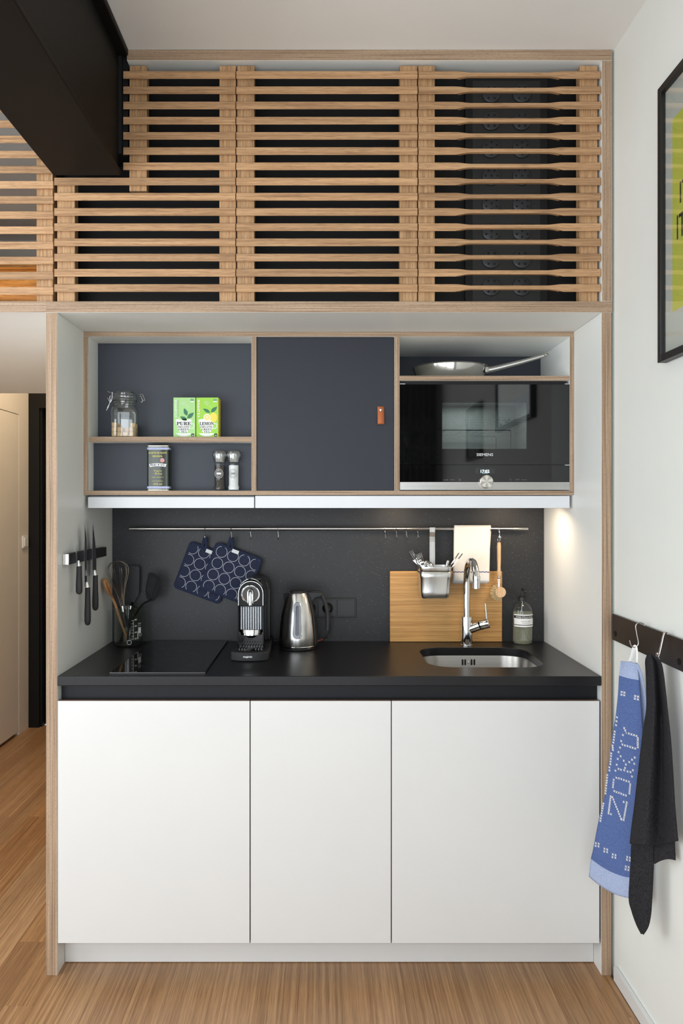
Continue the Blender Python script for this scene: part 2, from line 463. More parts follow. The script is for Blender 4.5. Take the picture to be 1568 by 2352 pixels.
# dark curtain at the right end of the window wall
CURT = fabric('grey_curtain_cloth', (74, 72, 70), (92, 90, 87))
cur = MB(); cur.grid(lambda u, v: Vector((.50 + .36 * u, YB + .09 + .035 * math.sin(u * 46), .02 + 2.6 * v)), 60, 6)
tag(cur.build('curtain', CURT, solid=.004), 'dark grey curtain reflected at the left side of the oven glass', 'curtain')

# hall: left wall with a flush door, black portal at its end
hw = MB()
hw.box(XH - .09, XH, 2.447, 2.6, 0, ZCEIL); hw.box(XH - .09, XH, 0, 2.447, 2.041, ZCEIL)
hw.box(XH - .09, XH - .03, 0, 2.447, 0, 2.041, m=1); hw.box(XH - .09, XH, 0, .9, 0, 2.041)
struct(hw.build('wall_hall', [HALLW, BLACKB], smooth=False))
struct(MB().box(XH - .029, XH - .002, .905, 2.4455, .022, 2.0375).build('door_1', HALLW, bevel=.001))
pd = MB()
YP = 2.6
xo, zo = X(90, YP), Z(937, YP)
pd.box(XH - .1, xo, YP, YP + .12, 0, ZCEIL); pd.box(xo, -.75, YP, YP + .12, zo, ZCEIL)
pd.box(xo, xo + .012, YP + .02, YP + .1, 0, zo)
struct(pd.build('trim_1', BEAMM, smooth=False))
struct(MB().box(xo + .012, -.75, YP + .09, YP + .12, 0, zo - .002).build('door_2', BLACKB, smooth=False))
struct(MB().box(-3.3, XH - .09, 0, .06, -.05, ZCEIL).build('wall_return', WALL, smooth=False))
struct(MB().box(-.86, -.75, .66, 2.6, -.012, ZCEIL).build('wall_core', HALLW, smooth=False))

sw = thing('light_switch', (XH, 2.535, 1.224), 'small white rocker light switch on the hall wall by the black portal', 'switch')
MB().prism(rrect(2.495, 2.575, 1.184, 1.264, .006), XH, XH + .008, 'x').build('switch_plate', DOORW, sw, bevel=.001)
rk = MB(); rk.prism(rrect(2.507, 2.563, 1.196, 1.252, .003), XH + .008, XH + .014, 'x')
rk.build('rocker', DOORW, sw, bevel=.001)

# loft floor over the hall, its back wall, and what shows through the open screen
lf = MB(); lf.box(XH - .09, X(107), 0.0, 1.677, Z(717), Z(692), m=0, front=1)
struct(lf.build('ceiling_hall', [CEIL, PLX], smooth=False))
struct(MB().box(XH, -.86, 1.677, 1.72, Z(692), ZCEIL).build('wall_loft', plain('loft_paint', (226, 222, 214), .8, var=.01), smooth=False))
OAKWARM = wood('honey_oak_veneer', (176, 118, 56), (206, 146, 76), (222, 168, 98), 'x', 2, 30, .45)
lb = thing('loft_bench', (-1.4, 1.5, Z(692)), 'honey coloured wooden bench seen through the open slats on the left', 'bench')
MB().box(-1.93, -.88, 1.30, 1.674, Z(692), 2.60).build('bench_box', OAKWARM, lb, bevel=.002)
MB().box(-1.93, -.88, 1.27, 1.674, 2.602, 2.64).build('bench_top', OAKWARM, lb, bevel=.002)

# black steel beam running out over the room
bm_t = thing('steel_beam', (X(200), -.6, Z(405)), 'black painted steel beam running under the ceiling into the slatted screens', 'beam')
x0, x1 = X(123), X(278); z0 = Z(405) + .001
MB().box(x0 + .012, x1 - .008, YB + .01, -.002, z0 + .014, ZCEIL - .022).build('web', BEAMM, bm_t, bevel=.002)
MB().box(x0, x1 + .002, YB + .01, -.002, z0, z0 + .014).build('bottom_flange', BEAMM, bm_t, bevel=.003)
MB().box(x0 - .03, X(295), YB + .01, -.002, ZCEIL - .022, ZCEIL - .001).build('top_flange', BEAMM, bm_t, bevel=.003)

# ================================================================== PLYWOOD SURROUND
DEP = .62
sr = thing('plywood_surround', (0, .3, 0), 'plywood edged white surround that boxes in the kitchen niche and slatted loft front', 'surround')
mats = [LAM, PLZ, PLX]
xl0, xl1, xr0, xr1 = X(105.5), X(131.5), X(1381), X(1404)
ztop = Z(718)
MB().box(xl0, xl1, 0, DEP, 0.0, ztop + .0, m=0, front=1).build('side_panel', mats, sr, bevel=.0012)
MB().box(xr0, xr1, 0, DEP, 0.0, ztop + .0, m=0, front=1).build('side_panel', mats, sr, bevel=.0012)
MB().box(xl0 + .0003, X(1406), 0.0003, DEP, ztop + .0005, Z(692), m=0, front=2).build('middle_board', mats, sr, bevel=.0012)
MB().box(X(1382), X(1406), 0, DEP, Z(692) + .0005, Z(139), m=0, front=1).build('upper_side_panel', mats, sr, bevel=.0012)
MB().box(X(291), X(1406), 0, DEP, Z(138.5), ZCEIL - .001, m=0, front=2).build('top_board', mats, sr, bevel=.0012)
MB().box(xl1, xr0, .617, .63, .02, ztop).build('niche_back', [LAM], sr, smooth=False)
# black backing of the loft front
MB().box(X(1382) - .0, X(250), .092, .11, Z(692) + .001, Z(139) - .001).build('backing_board', BLACKB, sr, smooth=False)
MB().box(xl0 + .005, X(251), .093, .111, Z(692) + .001, Z(405) + .07).build('backing_board', BLACKB, sr, smooth=False)
MB().box(X(250), X(279), .0005, .0915, Z(405) + .0705, ZCEIL - .002).build('end_strip', BLACKB, sr, smooth=False)
MB().box(X(279) + .0002, X(290.5), .017, .0915, Z(405) + .0705, ZCEIL - .002).build('end_strip', BLACKB, sr, smooth=False)
MB().box(xl0 - .0, xl0 + .022, .066, .0915, Z(692) + .001, Z(405) + .09).build('end_strip', BLACKB, sr, smooth=False)

# ================================================================== SLATTED SCREENS
SY = 0.003; SD = .012
ztops = [Z(163.2 + 34.95 * i, SY) for i in range(15)]
SH = 18.0 / sc(SY)
def slat_mesh(x0, x1, notch=None):
    mb = MB()
    def col(x, dt, db, inner):
        zt, zb = -dt, -SH + db
        up = 0.0075 * (1 - inner)          # underside rises to the back where the slat is full height
        return [(x, 0, zt), (x, 0, zb), (x, SD, zb + up), (x, SD, zt)]
    if notch is None: cols = [col(x0, 0, 0, 0), col(x1, 0, 0, 0)]
    else:
        a, b = notch; cols = [col(x0, 0, 0, 0), col(a - .031, 0, 0, 0)]
        for k in range(9):
            t = k / 8; e = math.sin(t * PI / 2)
            cols.append(col(a - .029 + .05 * t, .0042 * (3 * t * t - 2 * t ** 3), .0085 * e, min(1, t * 4)))
        for k in range(8, -1, -1):
            t = k / 8; e = math.sin(t * PI / 2)
            cols.append(col(b + .029 - .05 * t, .0042 * (3 * t * t - 2 * t ** 3), .0085 * e, min(1, t * 4)))
        cols += [col(b + .031, 0, 0, 0), col(x1, 0, 0, 0)]
    vs = [p for c in cols for p in c]; fs = []
    for i in range(len(cols) - 1):
        for k in range(4):
            l = (k + 1) % 4; fs.append((i * 4 + k, i * 4 + l, i * 4 + 4 + l, i * 4 + 4 + k))
    fs.append((3, 2, 1, 0)); n = len(cols) * 4 - 4; fs.append((n, n + 1, n + 2, n + 3))
    mb.add(vs, fs); return mb
def screen(label, rows, posts, yoff=0.0, dz=0.0, notch=None):
    """rows: (x0, x1, [slat indices]); posts: (x0, x1, z0, z1)"""
    cx = (rows[0][0] + rows[0][1]) / 2
    t = thing('slatted_screen', (cx, SY + yoff, Z(692)), label, 'screen', 'oak slatted screens of the loft front')
    for (a, b, idx) in rows:
        proto = None
        for i in idx:
            zl = ztops[i] + dz - t.location.z
            if proto is None:
                mb = slat_mesh(a, b, notch)
                mb.xf(Matrix.Translation((0, t.location.y, t.location.z)))
                proto = mb.build('slat', OAKX, t, bevel=.0008, seg=1); proto.location.z = zl
            else: copy_of(proto, (0, 0, zl), t)
    for (a, b, z0, z1) in posts:
        MB().box(a, b, SY + yoff + SD + .0003, SY + yoff + SD + .034, z0, z1).build('post', OAKZ, t, bevel=.0012, seg=1)
    return t
zb, zp = Z(692) + .0015, Z(144)
g = .0012
screen('oak slat screen with a step cut out around the black beam', [(X(282), X(541) - g, range(7)), (X(123.5), X(541) - g, range(7, 15))],
       [(X(294), X(334), Z(434), zp), (X(127), X(168), zb, ztops[7] - .004), (X(502), X(541) - g, zb, zp)])
screen('oak slat screen, middle one of three, long straight slats', [(X(542), X(960) - g, range(15))], [(X(542) + g, X(583), zb, zp), (X(919), X(960) - g, zb, zp)])
screen('oak slat screen with scooped slats in front of the round vents', [(X(961.5), X(1380.5), range(15))], [(X(961.5), X(1000), zb, zp), (X(1334.5), X(1376), zb, zp)],
       notch=(X(1068), X(1272)))
screen('oak slat screen at far left, open to the lit loft behind', [(XH + .003, X(122, .012), range(15))], [(X(85, .03), X(122.5, .03), zb, zp), (XH + .004, XH + .055, zb, zp)], yoff=.010, dz=-.006)

# black board with round vents behind the right-hand screen
PERF, nt, b = new_mat('perforated_black_metal')
tc = nd(nt, 'ShaderNodeTexCoord'); sp = nd(nt, 'ShaderNodeSeparateXYZ'); nt.links.new(tc.outputs['Object'], sp.inputs[0])
zz = mth(nt, 'MULTIPLY', sp.outputs[2], 230.0); row = mth(nt, 'FLOOR', zz)
fx = mth(nt, 'SUBTRACT', mth(nt, 'FRACT', mth(nt, 'ADD', mth(nt, 'MULTIPLY', sp.outputs[0], 130.0), mth(nt, 'MULTIPLY', row, 0.5))), .5)
fz = mth(nt, 'SUBTRACT', mth(nt, 'FRACT', zz), .5)
dd = mth(nt, 'ADD', mth(nt, 'MULTIPLY', fx, fx), mth(nt, 'MULTIPLY', mth(nt, 'MULTIPLY', fz, fz), .42))
nt.links.new(mixc(nt, mth(nt, 'LESS_THAN', dd, .085), lin((40, 39, 39)), lin((4, 4, 4))), b.inputs['Base Color'])
b.inputs['Roughness'].default_value = .5
VENTM = plain('vent_plastic', (40, 41, 44), .4); HOLE = plain('vent_hole', (5, 5, 6), .8)
YV = .072
vb = thing('vent_board', (X(1163, YV), YV, Z(692)), 'black perforated metal board with sixteen round vents behind scooped slats', 'vent board')
MB().box(X(1068, YV), X(1258, YV), YV, .0915, Z(692) + .002, Z(170, YV)).build('board', BLACKB, vb, bevel=.002)
MB().box(X(1085, YV), X(1240, YV), YV - .0008, YV - .0001, Z(692) + .004, Z(186, YV)).build('perforated_plate', PERF, vb, smooth=False)
proto = {}
for r in range(8):
    for c in range(2):
        cx, cz = X((1127.4, 1197.5)[c], YV), Z(215.8 + 63.3 * r, YV)
        rot = 0 if r in (1, 3, 5 + 1, 7, 0) else PI / 6
        key = rot
        if key not in proto:
            mb = MB(); o0 = Vector((cx, 0, cz))
            mb.lathe([(.0, -.006), (.027, -.006), (.0295, -.0045), (.0305, 0.0)], (cx, YV - .0008, cz), 28, axis='y', caps=False)
            d = mb.build('vent_disc', VENTM, vb)
            hs = []
            for q in range(7):
                a = rot + q * PI / 3; rr = .0195 if q < 6 else 0
                m2 = MB(); m2.prism(disc(cx + rr * math.cos(a), cz + rr * math.sin(a), .0037, 10), YV - .0073, YV - .0069, 'y'); hs.append(m2)
            h = MB()
            for m2 in hs: h.add(m2.v, m2.f)
            ho = h.build('vent_holes', HOLE, d, smooth=False); stuff(ho)
            proto[key] = (d, ho, o0)
        else:
            d, ho, o0 = proto[key]
            dl = Vector((cx, 0, cz)) - o0
            d2 = copy_of(d, dl, vb); copy_of(ho, (0, 0, 0), d2)

# ================================================================== WALL CABINET
YC0 = .254; YCB = YC0 + .108; YCL = YC0 + .058
T = 11.0 / sc(YC0)
wc = thing('wall_cabinet', (0, YC0, Z(1137, YC0)), 'white wall cabinet with plywood edges, open shelves and a graphite sliding door', 'cabinet')
cm = [LAM, PLX, PLZ]
cx0, cx1 = xl1 + .0005, xr0 - .0005
px = lambda p: X(p, YC0)
pz = lambda p: Z(p, YC0)
MB().box(cx0, cx1, YC0, .612, pz(773), pz(762), m=0, front=1).build('top_board', cm, wc, bevel=.0008)
MB().box(cx0, cx1, YC0, .612, pz(1137), pz(1127), m=0, front=1).build('bottom_board', cm, wc, bevel=.0008)
MB().box(cx0, px(203), YC0, .612, pz(1127) + .0003, pz(773) - .0003, m=0, front=2).build('side_board', cm, wc, bevel=.0008)
MB().box(px(1308), cx1, YC0, .612, pz(1127) + .0003, pz(773) - .0003, m=0, front=2).build('side_board', cm, wc, bevel=.0008)
MB().box(px(577), px(588.5), YC0, .612, pz(1127) + .0003, pz(773) - .0003, m=0, front=2).build('divider', cm, wc, bevel=.0008)
MB().box(px(905.5), px(917.5), YC0, .612, pz(1127) + .0003, pz(773) - .0003, m=0, front=2).build('divider', cm, wc, bevel=.0008)
MB().box(px(203) + .0003, px(577) - .0003, YC0 + .0005, YCB, pz(1015), pz(1003), m=0, front=1).build('shelf', cm, wc, bevel=.0008)
MB().box(px(917.5) + .0003, px(1308) - .0003, YC0 + .0005, .60, pz(874), pz(863), m=0, front=1).build('shelf', cm, wc, bevel=.0008)
MB().box(px(203) + .0002, px(577) - .0002, YCB, YCB + .012, pz(1015), pz(773) - .0002).build('back_panel', DARKBACK, wc, smooth=False)
MB().box(px(203) + .0002, px(577) - .0002, YCL, YCL + .012, pz(1127) + .0002, pz(1015.2)).build('back_panel', DARKBACK, wc, smooth=False)
MB().box(px(917.5) + .0002, px(1308) - .0002, .600, .612, pz(862), pz(773) - .0002).build('back_panel', DARKBACK, wc, smooth=False)
sd = MB().box(px(589.5), px(904.5), YC0 + .006, YC0 + .020, pz(1126.3), pz(774.2)).build('sliding_door', DARKDOOR, wc, bevel=.001)
lp = MB(); yf = YC0 + .006
lp.grid(lambda u, v: Vector((X(866.5, yf) + u * (15 / sc(yf)), yf - .002 - .007 * math.sin(max(0, v - .12) / .88 * PI * .62) * 1.0, Z(934, yf) - v * (41 / sc(yf)))), 2, 10)
lp = lp.build('leather_pull', LEATHER, sd, solid=.003, bevel=0)
lp.parent = sd
MB().lathe([(0, -.0042), (.0042, -.0038), (.0052, -.001), (.0052, 0)], (X(874, yf), yf - .0045, Z(942, yf)), 16, axis='y').build('pull_screw', CHROME, sd)

# bars under the cabinet: extractor hood on the left, light bar on the right
YH = YC0 + .012
hd = thing('extractor_hood', (X(392, YH), YH, Z(1167, YH)), 'slim white pull-out extractor hood above the hob', 'extractor hood')
MB().box(X(201.5, YH - .004), X(583.5, YH - .004), YH - .004, YH + .008, Z(1167, YH), Z(1141.5, YH)).build('front_bar', ALU, hd, bevel=.0015)
MB().box(X(204, YH), X(583, YH), YH + .009, .60, Z(1164, YH), Z(1138.5, YH)).build('hood_body', plain('hood_grey', (120, 122, 124), .4), hd, smooth=False)
lbx = thing('light_bar', (X(946, YH), YH, Z(1167, YH)), 'long white light bar under the cabinet above the sink', 'lamp')
MB().box(X(585.5, YH), X(1308, YH), YH, YH + .018, Z(1167, YH), Z(1138.6, YH)).build('front_bar', ALU, lbx, bevel=.0015)
MB().box(X(585.5, YH), X(1308, YH), YH + .0185, .60, Z(1160, YH), Z(1138.6, YH)).build('lamp_body', ALU, lbx, smooth=False)
WARM = glow('warm_lamp', (255, 214, 160), 6.0)
for lx in (.30, .74):
    MB().lathe([(0, 0), (.028, 0), (.03, .002), (.03, .006)], (lx, .36, Z(1160, YH) - .0062), 24).build('lamp_disc', WARM, lbx)
    la = area('under_cabinet_lamp', (lx, .36, Z(1160, YH) - .012), (0.0, 0.25, -1), .09, .09, .75, (1.0, .78, .55))

# ================================================================== BASE CABINETS, WORKTOP
ZW = Z(1553); ZWB = Z(1575); ZD1 = Z(1610); ZD0 = Z(2167)
dm = [DOORW, plain('door_edge_brown', (120, 92, 74), .6)]
edges = [132.2, 573.2, 573.9 + 1.2, 897.6, 898.4 + 1.0, 1376.4]
labs = ['left white base cabinet under the hob with a handleless door', 'narrow middle white base cabinet under the kettle', 'wide right white base cabinet under the sink']
for i in range(3):
    a, b_ = X(edges[2 * i]), X(edges[2 * i + 1])
    t = thing('base_cabinet', ((a + b_) / 2, .03, .09), labs[i], 'cabinet', 'white base cabinets')
    MB().box(a + .0005, b_ - .0005, .022, .598, Z(2167) + .003, ZD1 - .022 if i < 2 else .725).build('carcass', [dm[1]], t, smooth=False)
    MB().box(a, b_, .001, .019, ZD0, ZD1, m=1, front=0).build('door', dm, t, bevel=.0010)
YK = .066
tag(MB().box(xl1 + .001, xr0 - .001, YK, YK + .016, .002, Z(2166, YK) ).build('plinth', [DOORW], bevel=.001), 'white plinth board along the floor under the base cabinets', 'plinth')
YCH = .035
tag(MB().box(xl1 + .001, xr0 - .001, YCH, YCH + .015, ZD1 - .02, ZWB - .001).build('handle_channel', CHANNEL, bevel=.001), 'anthracite recessed handle channel between worktop and white doors', 'channel')

# worktop with a sink cut-out
wt = thing('worktop', (0, .3, ZWB), 'black stone worktop with an undermounted sink cut-out', 'worktop')
SX0, SX1, SY0, SY1, SR = .350, .742, .128, .470, .085
hole = rrect(SX0, SX1, SY0, SY1, SR, 10)
wx0, wx1, wy0, wy1 = xl1 + .0008, xr0 - .0008, -.002, .604
bm = bmesh.new()
def ring(pts, z): return [bm.verts.new((a, b2, z)) for a, b2 in pts]
outer = [(wx1, wy0), (wx1, wy1), (wx0, wy1), (wx0, wy0)]
for z in (ZW, ZWB):
    pass
ot, ob_ = ring(outer, ZW), ring(outer, ZWB); it, ib = ring(hole, ZW), ring(hole, ZWB)
for o_, i_ in ((ot, it), (ob_, ib)):
    ed = [bm.edges.new((o_[k], o_[(k + 1) % 4])) for k in range(4)] + [bm.edges.new((i_[k], i_[(k + 1) % len(i_)])) for k in range(len(i_))]
    bmesh.ops.triangle_fill(bm, edges=ed, use_beauty=True)
for a_, b2 in ((ot, ob_), (it, ib)):
    n = len(a_)
    for k in range(n): bm.faces.new((a_[k], a_[(k + 1) % n], b2[(k + 1) % n], b2[k]))
bmesh.ops.recalc_face_normals(bm, faces=bm.faces[:])
bm.transform(Matrix.Translation((0, -.3, -ZWB)))
me = bpy.data.meshes.new('slab'); bm.to_mesh(me); bm.free(); me.materials.append(STONE)
me.polygons.foreach_set('use_smooth', [True] * len(me.polygons)); me.set_sharp_from_angle(angle=math.radians(35))
o = bpy.data.objects.new('slab', me); COL.objects.link(o); o.parent = wt
md = o.modifiers.new('bevel', 'BEVEL'); md.width = .002; md.segments = 2; md.limit_method = 'ANGLE'; md.angle_limit = math.radians(60)

sk = thing('sink', ((SX0 + SX1) / 2, .3, ZWB - .17), 'brushed steel sink bowl set under the black worktop', 'sink')
mb = MB(); lv = [(-.022, .0), (.012, 0.0), (.012, -.004), (.007, -.012), (.004, -.12), (-.012, -.150), (-.045, -.160)]
rings = []
for gro, dz in lv:
    rings.append([(p[0], p[1], ZWB - .0005 + dz) for p in rrect(SX0 - gro, SX1 + gro, SY0 - gro, SY1 + gro, max(.02, SR + gro), 8)] if gro <= .02 else [])
n = len(rings[0])
rings[0] = [(p[0], p[1], ZWB - .0005) for p in rrect(SX0 - .022, SX1 + .022, SY0 - .022, SY1 + .022, SR + .022, 8)]
prof = [(.022, -.0005), (.004, -.0005), (.003, -.003), (.001, -.12), (-.012, -.148), (-.04, -.158)]
rings = [[(p[0], p[1], ZWB + dz) for p in rrect(SX0 - gr, SX1 + gr, SY0 - gr, SY1 + gr, SR + gr, 8)] for gr, dz in prof]
n = len(rings[0]); vs = [p for r_ in rings for p in r_]
fs = [(i * n + k, i * n + (k + 1) % n, (i + 1) * n + (k + 1) % n, (i + 1) * n + k) for i in range(len(rings) - 1) for k in range(n)]
fs.append(tuple((len(rings) - 1) * n + k for k in range(n))); mb.add(vs, fs)
mb.build('bowl', SINKM, sk)
YS = SY1 + .0012
for p in (1062, 1068, 1082.5, 1089):
    MB().prism(rrect(X(p - 1.6, YS), X(p + 1.6, YS), Z(1527.5, YS), Z(1514, YS), .0024, 4), YS - .003, YS - .001, 'y').build('overflow_slot', HOLE, sk, smooth=False)
MB().lathe([(0, -.005), (.003, -.004), (.004, 0)], (X(1075.2, YS), YS - .001, Z(1521, YS)), 12, axis='y').build('overflow_screw', CHROME, sk)
MB().lathe([(.0, .004), (.02, .004), (.034, .001), (.036, 0)], ((SX0 + SX1) / 2, .3, ZWB - .1575), 24).build('drain', CHROME, sk)

tag(MB().box(xl1 + .001, xr0 - .001, .6045, .616, ZW - .002, Z(1139, .60)).build('backsplash', SPLASH, smooth=False), 'dark speckled stone backsplash behind the worktop', 'backsplash')
TW = plain('sealant', (60, 58, 56), .5)

# hob
hb = thing('ceramic_hob', (-.53, .3, ZW), 'black ceramic hob with steel edges flush in the left of the worktop', 'hob')
hx0, hx1, hy0, hy1 = -.669, -.374, .036, .588
MB().box(hx0, hx1, hy0, hy1, ZW + .0003, ZW + .004).build('glass_plate', GBLACK, hb, bevel=.001)
for a, b_ in ((hx0 - .003, hx0), (hx1, hx1 + .003)):
    MB().box(a, b_, hy0 - .002, hy1, ZW + .0003, ZW + .0052).build('side_trim', HOBTRIM, hb, bevel=.0006)
MB().box(hx0 - .003, hx1 + .003, hy0 - .0036, hy0 - .0021, ZW + .0003, ZW + .0045).build('front_trim', HOBTRIM, hb, bevel=.0006)
RINGM = plain('hob_marking', (66, 66, 68), .4)
for cy_, r_ in ((.19, .092), (.44, .075)):
    MB().tube([(-.522 + r_ * math.cos(a * PI / 24), cy_ + r_ * math.sin(a * PI / 24), ZW + .00405) for a in range(48)], .0006, 4, closed=True, flat=(1, .2)).build('cooking_zone', RINGM, hb)
tx = text('SIEMENS', 'lettering', RINGM, hb, (0, 0, 0), width=.028)
tx.rotation_euler = (-PI / 2, 0, 0)
for v in tx.data.vertices: v.co = v.co + Vector(hb.location)
for v in tx.data.vertices: v.co = v.co
tx.location = (.01, hy0 + .02 - .3, .0043)

# ================================================================== ON THE SHELVES
# clip-top jar with sugar cubes
yj = YC0 + .050; zj = pz(1003)
jc = (X(287, yj), yj); jr = .0435
jar = thing('clip_top_jar', (jc[0], jc[1], zj), 'clip-top glass jar with brown sugar cubes on the upper left shelf', 'jar')
def sqring(hw, r, z, n=5, rot=.16):
    pts = rrect(-hw, hw, -hw, hw, r, n); c, s = math.cos(rot), math.sin(rot)
    return [(jc[0] + a * c - b_ * s, jc[1] + a * s + b_ * c, z) for a, b_ in pts]
def loft(rings, cap0=True, cap1=False):
    mb = MB(); n = len(rings[0]); vs = [p for r_ in rings for p in r_]
    fs = [(i * n + k, i * n + (k + 1) % n, (i + 1) * n + (k + 1) % n, (i + 1) * n + k) for i in range(len(rings) - 1) for k in range(n)]
    if cap0: fs.append(tuple(range(n))[::-1])
    if cap1: fs.append(tuple((len(rings) - 1) * n + k for k in range(n)))
    mb.add(vs, fs); return mb
H = .118
loft([sqring(.038, .012, zj + .0006), sqring(.0435, .016, zj + .004), sqring(.0445, .016, zj + .012), sqring(.0445, .016, zj + .090), sqring(.042, .020, zj + .104), sqring(.0375, .0365, zj + .112),
      sqring(.0375, .037, zj + H), sqring(.041, .0405, zj + H + .002), sqring(.041, .0405, zj + H + .008), sqring(.038, .0375, zj + H + .009)]).build('jar_body', GLASS, jar, fixn=True)
MB().lathe([(.0405, H + .016), (.043, H + .020), (.043, H + .026), (.039, H + .030), (.039, H + .036), (.034, H + .042), (0, H + .043)], (jc[0], jc[1], zj), 28, caps=False).build('lid', GLASS, jar)
MB().lathe([(.040, H + .0095), (.0425, H + .011), (.0425, H + .015), (.040, H + .0158)], (jc[0], jc[1], zj), 28, caps=False).build('rubber_ring', clear('clear_rubber', (215, 216, 208), .1, .3, .3), jar)
def jp(px_, py_, dy=0): return P(px_, py_, yj - .012 + dy)
WIRE = plain('steel_wire', (205, 205, 205), .18, metal=1.0)
for pts in ([(258, 901), (257.5, 912), (256, 920), (253, 923), (250, 918)], [(247, 899), (252, 901), (257, 901.5), (260, 901)], [(247, 914), (250, 919), (252, 924), (249, 934), (244, 943)], [(253.5, 909), (252, 914), (254, 921), (252, 926), (246, 938)]):
    MB().tube(smoothpath([jp(a, b_) for a, b_ in pts], 4), .0011, 6).build('clip_wire', WIRE, jar)
for pts in ([(321, 906), (327, 906.5), (330, 913), (332.5, 919), (329, 920.5), (327, 916)], [(321, 910), (324, 911), (325.5, 916), (327, 920), (325.5, 924.5), (323, 922)]):
    MB().tube(smoothpath([jp(a, b_, .01) for a, b_ in pts], 4), .0011, 6).build('hinge_wire', WIRE, jar)
SUGAR = plain('brown_sugar', (214, 180, 136), .9, var=.1, fine=.4, fs=1200)
cubep = None; rr_ = random.Random(3)
cells = [(i, j, k_) for k_ in range(3) for i in range(4) for j in range(4) if k_ < 1 or (k_ == 1 and (i in (0, 3) or rr_.random() < .55)) or (k_ == 2 and i in (0, 3) and rr_.random() < .5)]
have = set()
for (i, j, k_) in cells:
    if k_ and (i, j, k_ - 1) not in have: continue
    have.add((i, j, k_))
    loc = Vector((jc[0] + (i - 1.5) * .0195 + rr_.uniform(-.0005, .0005), jc[1] + (j - 1.5) * .0195, zj + .0018 + k_ * .0165))
    if cubep is None:
        cubep = MB().box(-.008, .008, -.008, .008, 0, .0160).build('sugar_cube', SUGAR, bevel=.0012, seg=1); c_ = cubep
    else: c_ = copy_of(cubep)
    c_.location = loc; c_.rotation_euler = (0, 0, .16 + rr_.uniform(-.05, .05))
    tag(c_, 'brown sugar cube inside the clip-top glass jar', 'sugar cube', 'sugar cubes in the glass jar')

